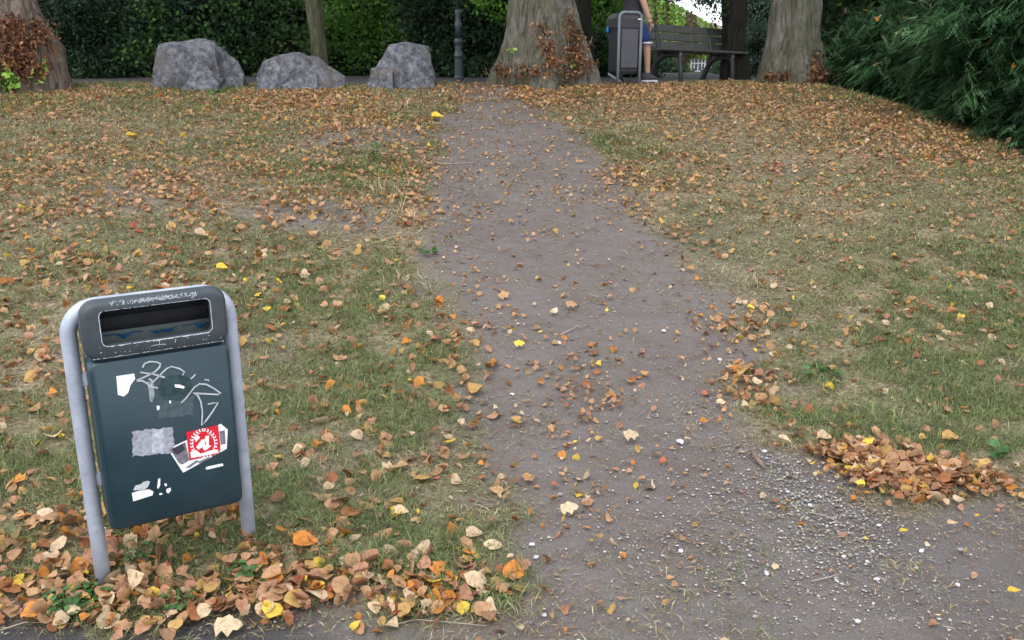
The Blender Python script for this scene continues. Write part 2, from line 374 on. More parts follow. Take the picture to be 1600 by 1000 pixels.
leaf_sp = spots([(1400, 725, .17, 9), (1440, 750, .17, 9), (1500, 750, .14, 8), (1350, 750, .14, 8), (1300, 725, .10, 5), (1420, 775, .12, 6), (1560, 750, .12, 3), (1300, 700, .14, 3), (1280, 690, .1, 2), (60, 860, .35, 2.6), (150, 850, .3, 2.2), (250, 910, .3, 3.4), (380, 930, .25, 3.), (450, 955, .25, 2.6), (60, 940, .3, 2.8), (300, 360, 1.2, 1.0), (150, 420, .8, .8), (450, 470, .6, .8), (500, 560, .5, .5), (80, 560, .4, .8),
                 (300, 830, .2, 2), (560, 955, .3, 2.5), (700, 930, .2, 1.8), (490, 165, .7, 5), (560, 190, .5, 3), (620, 270, .5, 2), (640, 330, .4, 1.6), (440, 145, .7, 4), (1150, 510, .3, 2.4), (1160, 560, .25, 2.), (1180, 640, .2, 1.8), (1120, 650, .15, 1.6),
                 (780, 150, .6, 3), (850, 135, 1., 5), (1020, 150, 1.4, 3.5), (1220, 135, 1.4, 5), (1350, 190, 1.2, 3.5), (1500, 235, 1., 3), (1050, 270, .8, 2.2), (800, 540, .4, 1.1), (900, 560, .4, .8), (850, 640, .35, 1.3), (980, 640, .3, 1.4), (900, 480, .5, .7), (800, 450, .5, .6), (1080, 560, .3, .8), (800, 770, .25, 1.5), (50, 320, .8, 1.2), (380, 260, 1.2, 1.2),
                 (120, 150, 1.2, 3), (60, 250, 1., 1.2), (20, 620, .4, 1.2), (420, 600, .3, 1), (690, 700, .2, 1.2), (760, 730, .15, 1.6), (480, 340, .5, 1.2)])
def scat(n_, y0, y1, p, dfun):
    X, Y = fan(n_, y0, y1, p); k = rng.random(n_) < dfun(X, Y); return X[k], Y[k]
def ld(X, Y):
    s_ = pathsd(X, Y); g = gsum(X, Y, leaf_sp)
    base = np.where(s_ > 0, .075+.20*ss(.42, .66, fbm(X, Y, 3, 3, 90)), .10)*(1-.25*ss(5, 3, Y)*(s_ > 0))
    d_ = base+.115*g*np.where(s_ > -.05, 1, .75); d_ = np.where(s_ < 0, d_*(.5+1.8*ss(.45, .62, fbm(X, Y, 4, 3, 15))), d_); d_ = np.where((s_ < 0) & (X < -.3) & (Y < 2.7), .03, d_)
    d_ = d_*np.where(Y < toe(X)-.1, .25, 1)*ss(14.2, 13.3, Y)*(1+.05*np.maximum(Y-5, 0))
    return np.clip(d_, 0, 1)
lx, ly = scat(62000, 2.0, 14.0, 1.0, ld); l2 = scat(120000, 6.0, 14.0, .4, lambda X, Y: .8*ld(X, Y)*ss(6, 8, Y)); nn0 = len(lx); lx = np.concatenate([lx, l2[0]]); ly = np.concatenate([ly, l2[1]])
# matted drifts of leaves: at the lawn corner and along the bottom edge
for (ax_, ay_), (bx_, by_), n_, sg in (((1290, 712), (1545, 752), 480, .055), ((1330, 742), (1470, 775), 210, .045), ((30, 940), (470, 935), 150, .09), ((560, 950), (790, 925), 60, .05), ((1120, 500), (1190, 640), 130, .09), ((800, 139), (1000, 139), 500, .5)):
    a_, b_ = ground(ax_, ay_)[:2], ground(bx_, by_)[:2]; t_ = rng.random(n_)
    lx = np.concatenate([lx, a_[0]+(b_[0]-a_[0])*t_+rng.normal(0, sg, n_)]); ly = np.concatenate([ly, a_[1]+(b_[1]-a_[1])*t_+rng.normal(0, sg, n_)])
nn1 = len(lx); nl = nn1; print('leaves', nl)
lz = hs(lx, ly)+rng.uniform(-.004, .016, nl)+.028*np.clip(gsum(lx, ly, leaf_sp)/6, 0, 1)*rng.random(nl)-.008*(pathsd(lx, ly) < 0)
lsz = np.clip(rng.normal(.044, .015, nl), .018, .078)*np.where(lx > .9, .86, 1)*np.where((pathsd(lx, ly) < 0), .64, 1)
lrz = rng.uniform(0, 6.283, nl); lsz[nn0:nn0+len(l2[0])] *= .72; lrx = rng.normal(0, .48, nl); lry = rng.normal(0, .48, nl); lsh = rng.integers(0, len(SH), nl); lci = rng.choice(len(PAL), nl, p=PW)
# the upper slope is strewn with smaller, duller leaves
far = (ly > 6) & (rng.random(nl) < .7); lci[far & ((lci == 4) | (lci == 5) | (lci == 2))] = 7; lci[(ly > 6.5) & (rng.random(nl) < .4)] = 0; lci[(ly > 6.5) & (lci == 3) & (rng.random(nl) < .6)] = 7
lx, ly, lz, lsz = list(lx), list(ly), list(lz), list(lsz); lrz, lrx, lry, lsh, lci = map(list, (lrz, lrx, lry, lsh, lci))
hero = [  # leaves one can find in the photograph: px, py, size m, colour, shape, turn, label
 (478, 856, .085, 2, 0, .3, 'large bright orange leaf lying in grass right of the litter bin'),
 (1582, 931, .045, 5, 2, 0., 'clear yellow leaf alone on the tarmac at the far right edge'),
 (640, 599, .032, 5, 2, 1., 'small yellow leaf on green grass left of the bare path'),
 (639, 684, .05, 4, 0, 2., 'round pale leaf flat on the grass left of the bare path'),
 (515, 768, .05, 4, 0, .8, 'pale yellowish leaf upright in grass right of the bin foot'),
 (628, 807, .055, 4, 0, 0., 'pale pinkish leaf beside a small yellow one, lower grass'),
 (651, 807, .038, 5, 2, 1.6, 'small yellow leaf touching the pale pinkish leaf in the lower grass'),
 (742, 842, .06, 4, 0, .1, 'light tan leaf near the lower left edge of the path'),
 (612, 898, .06, 0, 0, 2.2, 'heart shaped tan leaf low in the grass below the orange one'),
 (685, 893, .065, 2, 4, 1., 'orange brown lobed leaf at the lower grass tip'),
 (590, 815, .05, 1, 2, 1.5, 'folded pink brown leaf left of the pale pinkish one'),
 (439, 835, .05, 2, 3, 2., 'orange leaf standing beside the right post of the bin'),
 (890, 800, .07, 4, 4, .2, 'big buff leaf lying on the bare path mouth'),
 (935, 847, .05, 7, 2, 1.1, 'narrow golden leaf pointing down the path mouth'),
 (806, 665, .05, 5, 3, 2.2, 'yellow and buff leaf on the bare path, middle left'),
 (822, 635, .05, 4, 1, 2.8, 'curled pale leaf on the bare path above the yellow one'),
 (986, 685, .075, 4, 4, .4, 'crumpled pale tan leaf in the centre of the path'),
 (1100, 664, .04, 2, 0, .2, 'orange leaf at the right edge of the path'),
 (1126, 634, .045, 4, 3, .2, 'cream leaf standing at the right edge of the path'),
 (1287, 690, .07, 4, 0, .2, 'large pale tan leaf at the tip of the right lawn'),
 (1484, 691, .075, 7, 0, 0., 'big golden leaf above the leaf pile, right lawn'),
 (1312, 704, .045, 5, 2, 1.4, 'yellow leaf at the left end of the leaf pile'),
 (1173, 485, .05, 5, 3, .4, 'golden yellow leaf on the right edge of the path, half way up'),
 (1486, 825, .045, 4, 2, .1, 'pale leaf lying on the tarmac right of the gravel'),
 (1411, 836, .035, 5, 2, .1, 'small yellow green leaf on the tarmac below the leaf pile'),
 (1524, 812, .03, 5, 2, .6, 'small yellow leaf upright on the right tarmac'),
 (358, 985, .085, 4, 4, .2, 'broad buff lobed leaf on the dark tarmac at the bottom edge'),
 (684, 187, .13, 5, 0, .3, 'bright yellow leaf in the grass tuft below the third boulder'),
 (208, 217, .12, 5, 1, .2, 'pale yellow leaf on the slope below the first boulder'),
 (348, 424, .075, 5, 0, 0., 'bright yellow leaf just above the top of the bin'),
 (315, 372, .10, 4, 0, .2, 'large pale leaf on the slope above the bin'),
 (225, 800, .10, 7, 1, .3, 'broad yellow brown leaf under the bottom edge of the bin'),
 (75, 878, .06, 4, 4, .6, 'pale lobed leaf left of the left bin post'),
 (32, 923, .045, 5, 0, .1, 'yellow leaf near the lower left corner'),
 (381, 830, .05, 1, 0, 1.6, 'pinkish leaf at the foot of the right bin post'),
 (812, 541, .06, 5, 4, .4, 'yellow lobed leaf near the top of the middle path'),
 (616, 411, .055, 5, 0, 1.8, 'small yellow leaf on the left edge of the upper path'),
 (893, 480, .075, 0, 4, .3, 'crumpled tan leaf in the middle of the path'),
 (788, 465, .075, 0, 4, .6, 'folded tan leaf left of centre on the path'),
 (693, 645, .06, 0, 3, 1.4, 'tan leaf standing in the grass left of the path'),
]
h0 = len(lx)
for px, py, s_, c_, sh_, tr, lab in hero:
    g_ = ground(px, py); lx.append(g_[0]); ly.append(g_[1]); lz.append(g_[2]+.014); lsz.append(s_); lrz.append(tr); lrx.append(.42); lry.append(rng.normal(0, .12)); lsh.append([0, 2, 2, 5, 4][sh_]); lci.append(c_)
lx, ly, lz, lsz, lrz, lrx, lry = map(np.array, (lx, ly, lz, lsz, lrz, lrx, lry)); lsh = np.array(lsh); lci = np.array(lci)
px_, py_, zc_ = toPx(np.stack([lx, ly, lz], 1))
vis = (px_ > 5) & (px_ < 1595) & (py_ > 120) & (py_ < 995)
# leaves hidden by the bin do not count among the largest
vis &= ~((px_ > 125) & (px_ < 385) & (py_ > 450) & (py_ < 800)); vis[h0:] = True
app = np.where(vis, lsz/zc_, 0); app[h0:] = 9
order = np.argsort(-app); ind = order[:300]; rest = order[300:]
def rotm(rx, ry, rz):
    cx, sx, cy, sy, cz, sz_ = np.cos(rx), np.sin(rx), np.cos(ry), np.sin(ry), np.cos(rz), np.sin(rz)
    return np.stack([np.stack([cz*cy, cz*sy*sx-sz_*cx, cz*sy*cx+sz_*sx], -1), np.stack([sz_*cy, sz_*sy*sx+cz*cx, sz_*sy*cx-cz*sx], -1), np.stack([-sy, cy*sx, cy*cx], -1)], -2)
VV, FF, CC = [], [], []; off = 0
for k_ in range(len(SH)):
    sel_ = rest[lsh[rest] == k_]; sv, sf = SH[k_]
    R = rotm(lrx[sel_], lry[sel_], lrz[sel_])
    w = np.einsum('nij,vj->nvi', R, sv)*lsz[sel_][:, None, None]+np.stack([lx[sel_], ly[sel_], lz[sel_]], 1)[:, None]
    VV.append(w.reshape(-1, 3)); FF.append((sf[None]+(off+np.arange(len(sel_))*len(sv))[:, None, None]).reshape(-1, 3)); off += w.shape[0]*w.shape[1]
    c_ = np.array([p[1] for p in PAL])[lci[sel_]]*rng.uniform(.75, 1.2, (len(sel_), 1)); CC.append(np.repeat(c_, len(sv), 0))
lm_attr = leafmat('dead_leaf_mass', 'attr', .2, .6, 55); lm_obj = leafmat('dead_leaf', 'obj', .15, .7, 4.5)
tag(add('fallen_leaves', npmesh('fallen_leaves', np.concatenate(VV), np.concatenate(FF), np.concatenate(CC)), lm_attr), kind='stuff', label='litter of small dead leaves scattered over the slope and path')
leafme = []
for sv, sf in SH:
    me = npmesh('leaf', sv, sf); me.materials.append(lm_obj); leafme.append(me)
def zone(px, py, X, Y):
    s_ = float(pathsd(np.array([X]), np.array([Y]))[0])
    if s_ < 0:
        if py > 955 and px < 560: return 'on the dark tarmac along the bottom edge'
        if px > 1250 and py > 740: return 'on the grey tarmac right of the gravel'
        if py > 720: return 'on the gritty path mouth'
        if py > 560: return 'on the lower bare path'
        return 'on the upper bare path'
    if px > 1240 and 660 < py < 800: return 'in the leaf pile at the edge of the right lawn'
    if px > 1100: return 'in the grass of the right lawn'+(' high on the slope' if py < 450 else ' near the path' if px < 1250 else ' above the leaf pile')
    if px < 130: return ('low left of the bin' if py > 650 else 'left of the bin hood' if py > 440 else 'on the slope below the left tree')
    if px < 400: return ('between the two feet of the bin' if py > 800 and px > 170 and py < 900 else 'in front of the bin by the tarmac' if py >= 800 else 'on the slope behind the bin')
    if px < 560: return 'in the grass close right of the bin' if py > 600 else 'in the grass up right of the bin hood'
    return ('in the lowest tip of the left lawn' if py > 840 else 'in the left lawn beside the path mouth' if py > 700 else 'in the left lawn beside the middle path' if py > 480 else 'on the left bank of the upper path')
STY = {0: 'cupped', 1: 'curved', 2: 'narrow', 3: 'broad', 4: 'ragged', 5: 'rounded', 6: 'crinkled', 7: 'curled', 8: 'slim', 9: 'folded', 10: 'torn', 11: 'twisted', 12: 'wrinkled', 13: 'bent'}
recs = {}
lab_of = {}
for i in ind:
    i = int(i)
    if i >= h0: lab_of[i] = hero[i-h0][6]; continue
    size = ''
    base = f"{size}{STY[int(lsh[i])]} {PAL[int(lci[i])][0]} leaf {zone(px_[i], py_[i], lx[i], ly[i])}"
    recs.setdefault(base, []).append(i)
ords = ['leftmost', 'second from left', 'third from left', 'fourth from left', 'fifth from left', 'sixth from left', 'seventh from left']
for base, L_ in recs.items():
    L_.sort(key=lambda j: px_[j])
    for q, j in enumerate(L_): lab_of[j] = base if len(L_) == 1 else base+', '+(ords[min(q, 6)] if q < len(L_)-1 else 'rightmost')
for i in ind:
    i = int(i)
    o = add('fallen_leaf', leafme[lsh[i]], None, None, (lx[i], ly[i], lz[i])); o.scale = (lsz[i],)*3; o.rotation_euler = (lrx[i], lry[i], lrz[i])
    c_ = np.array(PAL[lci[i]][1])*rng.uniform(.85, 1.12); o.color = (*c_, 1)
    tag(o, lab_of[i], 'leaf', 'fallen leaves lying on the ground')

# larger loose pebbles
def pebble_mesh(seed):
    r = random.Random(seed); bm = bmesh.new(); bmesh.ops.create_icosphere(bm, subdivisions=1, radius=1)
    for v_ in bm.verts: v_.co = Vector((v_.co.x*r.uniform(.75, 1.2), v_.co.y*r.uniform(.6, 1.), v_.co.z*r.uniform(.4, .6)))
    return bmmesh('pebble', bm)
pm_w = plain('white_pebble', (.55, .54, .56), .6, .15, 3); pm_g = plain('grey_pebble', (.27, .26, .265), .7, .2, 3)
for i, (px, py, s_, w_, lab) in enumerate([
  (1231, 766, .010, 1, 'white pebble near the top of the gravel spill'), (1266, 787, .013, 1, 'largest white pebble in the middle of the gravel spill'), (1374, 818, .010, 1, 'white pebble at the right edge of the gravel'),
  (1319, 867, .010, 1, 'bluish white pebble below the gravel spill'), (1357, 875, .010, 1, 'flat white pebble right below the gravel spill'), (1370, 902, .011, 1, 'lone white pebble on the lower right path'),
  (1198, 893, .012, 1, 'pale pebble on the path mouth, centre right'), (1497, 911, .010, 1, 'cream pebble on the right tarmac left of the yellow leaf'), (1341, 968, .012, 1, 'pale flat pebble at the bottom edge right of centre'),
  (1063, 688, .022, 1, 'pale mauve stone standing on the bare path, centre right'), (1195, 703, .014, 1, 'white stone at the corner of the right lawn'), (1064, 858, .012, 1, 'long white pebble in the middle of the path mouth'),
  (831, 848, .013, 1, 'white pebble beside the lower left lawn tip'), (838, 868, .012, 1, 'second pale pebble just below the one beside the lawn tip'), (1501, 856, .012, 0, 'grey pebble on the right tarmac'),
  (1440, 858, .011, 1, 'small pale chip on the tarmac below the leaf pile'), (873, 534, .020, 1, 'whitish stone in the middle of the path'), (875, 770, .012, 0, 'grey stone on the path by the left lawn'),
  (1125, 560, .018, 1, 'pale stone near the right edge of the path'), (800, 614, .014, 1, 'narrow white stone on the left part of the path'), (1037, 515, .018, 1, 'pale stone right of centre on the path'),
  (850, 958, .012, 1, 'white pebble near the bottom centre'), (1180, 1000-40, .010, 0, 'grey pebble near the bottom edge')]):
    g_ = ground(px, py); o = add('pebble', pebble_mesh(i), pm_w if w_ else pm_g, None, (g_[0], g_[1], g_[2]-.006)); o.scale = (s_,)*3; o.rotation_euler = (0, 0, i*1.3)
    tag(o, lab, 'stone', 'loose pebbles on the path')

# ------------------------------------------------------------------ tubes, lathes
def tube(pts, rad, seg=10, cap=True):
    bm = bmesh.new(); pts = [Vector(p) for p in pts]; rings = []
    rad = rad if hasattr(rad, '__len__') else [rad]*len(pts)
    nrm = None
    for i, p in enumerate(pts):
        t = (pts[min(i+1, len(pts)-1)]-pts[max(i-1, 0)]).normalized()
        if nrm is None: nrm = t.orthogonal().normalized()
        nrm = (nrm-t*nrm.dot(t)).normalized(); bi = t.cross(nrm)
        rings.append([bm.verts.new(p+(nrm*math.cos(a)+bi*math.sin(a))*rad[i]) for a in [2*math.pi*j/seg for j in range(seg)]])
    for a, b_ in zip(rings, rings[1:]):
        for j in range(seg): bm.faces.new((a[j], a[(j+1) % seg], b_[(j+1) % seg], b_[j]))
    if cap: bm.faces.new(rings[0]); bm.faces.new(rings[-1])
    return bm
def join(bms):
    out = bms[0]
    for b_ in bms[1:]:
        me = bpy.data.meshes.new('t'); b_.to_mesh(me); b_.free(); out.from_mesh(me); bpy.data.meshes.remove(me)
    return out
def lathe(prof, seg=16, flute=0):
    bm = bmesh.new(); rings = []
    for r, z in prof:
        rings.append([bm.verts.new((r*(1-flute*(j % 2))*math.cos(2*math.pi*j/seg), r*(1-flute*(j % 2))*math.sin(2*math.pi*j/seg), z)) for j in range(seg)])
    for a, b_ in zip(rings, rings[1:]):
        for j in range(seg): bm.faces.new((a[j], a[(j+1) % seg], b_[(j+1) % seg], b_[j]))
    bm.faces.new(rings[0]); bm.faces.new(rings[-1]); return bm
def rrect(w, h, r, cx=0, cz=0, k=5):
    o = []
    for qx, qz, a0 in ((1, 1, 0), (-1, 1, 90), (-1, -1, 180), (1, -1, 270)):
        for i in range(k+1):
            a = math.radians(a0+90*i/k); o.append((cx+qx*(w/2-r)+r*math.cos(a), cz+qz*(h/2-r)+r*math.sin(a)))
    return o
def loft(loops, closed0=True, closed1=True):      # loops of (x,y,z)
    bm = bmesh.new(); R = [[bm.verts.new(p) for p in L_] for L_ in loops]
    for a, b_ in zip(R, R[1:]):
        m_ = len(a)
        for j in range(m_): bm.faces.new((a[j], a[(j+1) % m_], b_[(j+1) % m_], b_[j]))
    if closed0: bm.faces.new(R[0])
    if closed1: bm.faces.new(R[-1])
    return bm
def box(x0, x1, y0, y1, z0, z1, bev=.0):
    bm = bmesh.new(); bmesh.ops.create_cube(bm, size=1)
    for v_ in bm.verts: v_.co = Vector(((x0+x1)/2+v_.co.x*(x1-x0), (y0+y1)/2+v_.co.y*(y1-y0), (z0+z1)/2+v_.co.z*(z1-z0)))
    if bev: bmesh.ops.bevel(bm, geom=bm.edges[:], offset=bev, segments=2, affect='EDGES')
    return bm

# ------------------------------------------------------------------ litter bin in front
BP = dict(x=-1.1093, y=2.7511, yaw=.5074, roll=-.0056, lean=-.0067, g=.0238)
R_yaw = Matrix.Rotation(BP['yaw'], 4, 'Z'); R_lean = Matrix.Rotation(-BP['lean'], 4, 'X'); R_roll = Matrix.Rotation(BP['roll'], 4, 'Y')
# local: x right, y away from the viewer (front = -y), z up
MB = Matrix.Translation((BP['x'], BP['y'], BP['g']))@R_yaw@R_lean@R_roll
binr = empty('litter_bin'); binr.matrix_world = MB
tag(binr, 'tilted dark green litter bin with stickers and graffiti, foreground left', 'litter bin')
galv, n, l, b = mat('galvanised_steel')
v = objco(n); f1 = noise(n, l, 9, 5, .65, v, .5); f2 = noise(n, l, 70, 4, .7, v)
c = ramp(n, l, f1, [(.3, (.30, .34, .41)), (.55, (.41, .45, .53)), (.75, (.52, .56, .63))])
c = mix(n, l, ramp(n, l, f2, [(.60, 0), (.72, .5)]), c, (.17, .18, .21)); l.new(c, b.inputs['Base Color'])
b.inputs['Metallic'].default_value = .25; b.inputs['Roughness'].default_value = .5; bump(n, l, f2, b, .15, .002)
gpan, n, l, b = mat('green_enamel')
v = objco(n); f1 = noise(n, l, 5, 6, .7, v); f2 = noise(n, l, 160, 3, .7, v)
c = ramp(n, l, f1, [(.3, (.010, .029, .040)), (.7, (.018, .044, .057))])
c = mix(n, l, ramp(n, l, f2, [(.70, 0), (.78, .55)]), c, (.20, .24, .25)); l.new(c, b.inputs['Base Color'])
l.new(ramp(n, l, f1, [(.2, .30), (.8, .48)]), b.inputs['Roughness']); bump(n, l, f1, b, .08, .01)
ghood, n, l, b = mat('grey_plastic')
v = objco(n); f1 = noise(n, l, 14, 6, .7, v); f2 = noise(n, l, 180, 4, .7, v)
c = ramp(n, l, f1, [(.3, (.026, .036, .043)), (.7, (.046, .058, .067))])
c = mix(n, l, ramp(n, l, f2, [(.67, 0), (.76, .6)]), c, (.30, .33, .36)); l.new(c, b.inputs['Base Color'])
b.inputs['Roughness'].default_value = .55; bump(n, l, f2, b, .15, .002)
black = plain('dark_inside', (.018, .018, .02), .7, .3, 12)
w2 = .2339; HH = .9044; rc = .085; r_t = .0238
arc_ = []
for i in range(9):
    a = math.radians(90*i/8); arc_.append((-(w2-rc)-rc*math.cos(a), 0, HH-rc+rc*math.sin(a)))
fpts = [(-w2, 0, -.15), (-w2, 0, .2), (-w2, 0, .5)]+arc_+[(-.05, 0, HH), (.05, 0, HH)]+[(-p[0], 0, p[2]) for p in arc_[::-1]]+[(w2, 0, .5), (w2, 0, .25), (w2, 0, -.1)]
add('frame', bmmesh('frame', tube(fpts, r_t, 20), True), galv, binr)
FD = -.1272; BK = .055; bw = .4026; zb, zs, zt = .22, .7642, .9463
def yl(loop, y): return [(x, y, z) for x, z in loop]
cz_ = (zb+zs)/2; hh_ = zs-zb
body = loft([yl(rrect(bw-.03, hh_-.03, .03, 0, cz_), BK), yl(rrect(bw, hh_, .026, 0, cz_), BK-.018), yl(rrect(bw, hh_, .026, 0, cz_), FD+.012), yl(rrect(bw-.006, hh_-.006, .024, 0, cz_), FD+.004), yl(rrect(bw-.018, hh_-.018, .018, 0, cz_), FD)])
bo = add('body', bmmesh('body', body), gpan, binr)
def smooth_angle(o, ang=35):
    me = o.data; me.polygons.foreach_set('use_smooth', np.ones(len(me.polygons), bool))
    try: me.set_sharp_from_angle(angle=math.radians(ang))
    except Exception: pass
smooth_angle(bo, 50)
hz0 = zs-.004; hc = (hz0+zt)/2; hH = zt-hz0; hw = bw+.010
sx0, sz0, sz1 = .152, .8133, .9138; scz = (sz0+sz1)/2; shh = sz1-sz0
hood = loft([yl(rrect(hw-.05, hH-.10, .035, 0, hc-.045), BK+.008), yl(rrect(hw-.006, hH-.075, .042, 0, hc-.0375), BK-.02), yl(rrect(hw-.002, hH-.035, .045, 0, hc-.0175), FD+.10), yl(rrect(hw, hH-.008, .045, 0, hc-.004), FD+.045), yl(rrect(hw, hH, .045, 0, hc), FD+.03), yl(rrect(hw-.005, hH-.005, .043, 0, hc), FD+.010), yl(rrect(hw-.02, hH-.02, .036, 0, hc), FD-.002), yl(rrect(hw-.034, hH-.034, .03, 0, hc), FD-.006),
             yl(rrect(2*sx0+.006, shh+.006, .016, 0, scz), FD-.006), yl(rrect(2*sx0, shh, .014, 0, scz), FD-.002), yl(rrect(2*sx0, shh, .014, 0, scz), FD+.012),
             yl(rrect(hw-.05, hH-.04, .03, 0, hc), FD+.014), yl(rrect(hw-.06, hH-.11, .03, 0, hc-.04), BK-.03)], True, True)
ho = add('hood', bmmesh('hood', hood), ghood, binr); smooth_angle(ho, 40)
# dark throat and blue liner seen through the slot
add('inner_wall', bmmesh('inner_wall', box(-.17, .17, BK-.05, BK-.045, .785, .86)), black, binr)
bag, n, l, b = mat('blue_plastic_bag'); b.inputs['Base Color'].default_value = (.012, .15, .36, 1); b.inputs['Roughness'].default_value = .3
pts_t, pts_b = [], []
bm = bmesh.new(); rows = []
for i in range(41):
    t = i/40; x = -.165+.33*t; yy = -.075+.008*math.sin(t*19)+.006*math.sin(t*47); zz = .826-.004*abs(t-.3)+.0022*math.sin(t*9)+.0012*math.sin(t*23)
    rows.append([bm.verts.new((x, yy+.02*j-.002*j*j, zz-.012*j+(.003*math.sin(t*17+j) if j else 0))) for j in range(5)])
for a, b_ in zip(rows, rows[1:]):
    for j in range(4): bm.faces.new((a[j], b_[j], b_[j+1], a[j+1]))
add('bin_bag', bmmesh('bin_bag', bm, True), bag, binr)
for s_ in (-1, 1):
    for z_ in (.35, .68):
        add('bracket', bmmesh('bracket', box(min(s_*.196, s_*.216), max(s_*.196, s_*.216), -.012, .012, z_-.02, z_+.02, .002)), galv, binr)
add('liner_rim', bmmesh('liner_rim', box(-.165, .165, -.062, -.057, 0.79, .834, .002)), plain('liner_grey', (.07, .09, .085), .6, .2, 20), binr)
MBi = MB.inverted()
def face(px, py, off):        # where the sight line meets the bin's front panel
    d_ = pxdir(px, py); o_ = MBi@Vector((0, 0, CH)); q = MBi@Vector((float(d_[0]), float(d_[1]), CH+float(d_[2])))-o_
    t = (FD-off-o_.y)/q.y; p = o_+q*t; return p.x, p.z
def decal(name, pts, m, off=.0012, parent=None, th=.0004, hd=False, label=None):
    o_ = off+(.006 if hd else 0); pl = [face(x, y, o_) for x, y in pts]
    bm = loft([[(x, FD-o_+th, z) for x, z in pl], [(x, FD-o_, z) for x, z in pl]])
    ob = add(name, bmmesh(name, bm), m, parent or binr)
    if label: ob['label'] = label
    return ob
def z1(L_): return [(140+x/3.846, 540+y/3.846) for x, y in L_]
def z2(L_): return [(90+x/5.333, 430+y/5.333) for x, y in L_]
def stroke(L_, w, off, hd=False):
    o_ = off+(.006 if hd else 0); P2 = [Vector(face(x, y, o_)) for x, y in L_]; bm = bmesh.new(); pr = None
    for i, p in enumerate(P2):
        t = (P2[min(i+1, len(P2)-1)]-P2[max(i-1, 0)]); t = t.normalized() if t.length > 0 else Vector((1, 0)); nn_ = Vector((-t.y, t.x))*w/2*random.uniform(.8, 1.15)
        cur = [bm.verts.new((p.x+s*nn_.x, FD-o_, p.y+s*nn_.y)) for s in (-1, 1)]
        if pr: bm.faces.new((pr[0], cur[0], cur[1], pr[1]))
        pr = cur
    return bm
paper = plain('white_paper', (.82, .82, .84), .6, .05, 40); scr = plain('scraped_paper', (.30, .31, .37), .7, .35, 90); residue = plain('glue_residue', (.055, .085, .10), .6, .3, 60)
red = plain('red_print', (.62, .012, .03), .45, .08, 20); greyp = plain('grey_print', (.16, .16, .18), .5, .5, 70); silver = plain('silver_marker', (.42, .45, .48), .4, .15, 60); dkp = plain('dark_print', (.03, .03, .04), .5, .3, 30)
scratch = plain('scratched_plastic', (.55, .58, .62), .6, .2, 80)
decal('sticker', z1([(160, 184), (268, 168), (274, 200), (246, 238), (232, 284), (206, 306), (170, 296)]), paper, label='torn white sticker at upper left')
def ragged(x0, y0, x1, y1, sk, j, n_=12, seed=1):
    r = random.Random(seed); o = []
    for a, b_, c_, d_ in ((x0, y0, x1, y0+sk), (x1, y0+sk, x1, y1+sk), (x1, y1+sk, x0, y1), (x0, y1, x0, y0)):
        for i in range(n_): t = i/n_; o.append((a+(c_-a)*t+r.uniform(-j, j), b_+(d_-b_)*t+r.uniform(-j, j)))
    return o
decal('sticker', z1(ragged(256, 516, 505, 668, -26, 7)), scr, label='grey scraped sticker remnant at left')
decal('sticker', z1(ragged(372, 508, 440, 652, -6, 8, 8, 3)), plain('scraped_light', (.42, .43, .48), .7, .3, 90), .0019, label='lighter strip of the scraped remnant')
decal('sticker', z1(ragged(418, 325, 622, 440, -22, 6, 10, 5)), residue, label='faint grey glue mark')
decal('sticker', z1([(345, 215), (385, 220), (390, 300), (378, 340), (362, 335), (355, 270)]), plain('smear', (.24, .27, .29), .6, .3, 60), .0012, label='silver smear')
circ = [(520+105*math.cos(a)+random.uniform(-6, 6), 255+80*math.sin(a)+random.uniform(-6, 6)) for a in [i*.35 for i in range(18)]]
decal('sticker', z1(circ), plain('worn_round_sticker', (.024, .05, .055), .4, .5, 60), .0017, label='worn round dark sticker')
decal('sticker', z1([(510, 234), (540, 234), (572, 246), (566, 258), (514, 250)]), paper, .0024, label='white chip on the round sticker')
decal('sticker', z1([(402, 362), (420, 360), (424, 388), (406, 388)]), paper); decal('sticker', z1([(478, 332), (488, 330), (490, 346), (480, 348)]), paper, .0022)
decal('sticker', z1([(696, 740), (705, 728), (800, 708), (804, 722), (705, 746)]), paper, label='small white strip low at right')
decal('sticker', z1([(254, 886), (300, 872), (360, 864), (384, 878), (378, 900), (262, 936)]), paper, label='torn white sticker at lower left')
decal('sticker', z1([(262, 870), (275, 842), (310, 832), (322, 820), (348, 812), (364, 818), (350, 850), (330, 866)]), plain('torn_grey', (.5, .52, .53), .7, .2, 50), .0019, label='grey torn paper over the lower left sticker')
for L_ in ([(412, 800), (425, 798), (424, 840), (412, 862), (406, 855)], [(448, 830), (462, 828), (466, 842), (454, 846)], [(462, 862), (486, 854), (490, 870), (474, 888), (462, 882)], [(418, 888), (436, 886), (438, 896), (420, 898)]): decal('sticker', z1(L_), paper)
# photograph sticker with white border, red sticker with wreath on top
st = decal('sticker', z1([(470, 622), (600, 560), (788, 470), (830, 505), (824, 620), (562, 764)]), paper, .0012, label='black and white picture sticker, partly covered')
decal('picture_print', z1([(484, 624), (575, 580), (600, 690), (556, 715), (536, 706)]), greyp, .0019, st, .0003)
decal('picture_print', z1([(496, 622), (560, 592), (575, 625), (530, 655), (512, 650)]), dkp, .0024, st, .0003)
decal('picture_print', z1([(780, 515), (812, 508), (818, 590), (790, 596)]), greyp, .0019, st, .0003)
for L_ in ([(575, 735), (640, 690), (660, 692), (600, 735)], [(650, 700), (720, 668), (724, 678), (660, 708)], [(730, 660), (790, 622), (806, 612), (740, 668)]): decal('picture_print', z1(L_), greyp, .0019, st, .0003)
rs = decal('sticker', z1([(580, 520), (772, 478), (786, 600), (780, 650), (600, 690)]), red, .0030, label='red sticker with a white wreath emblem')
bms = []
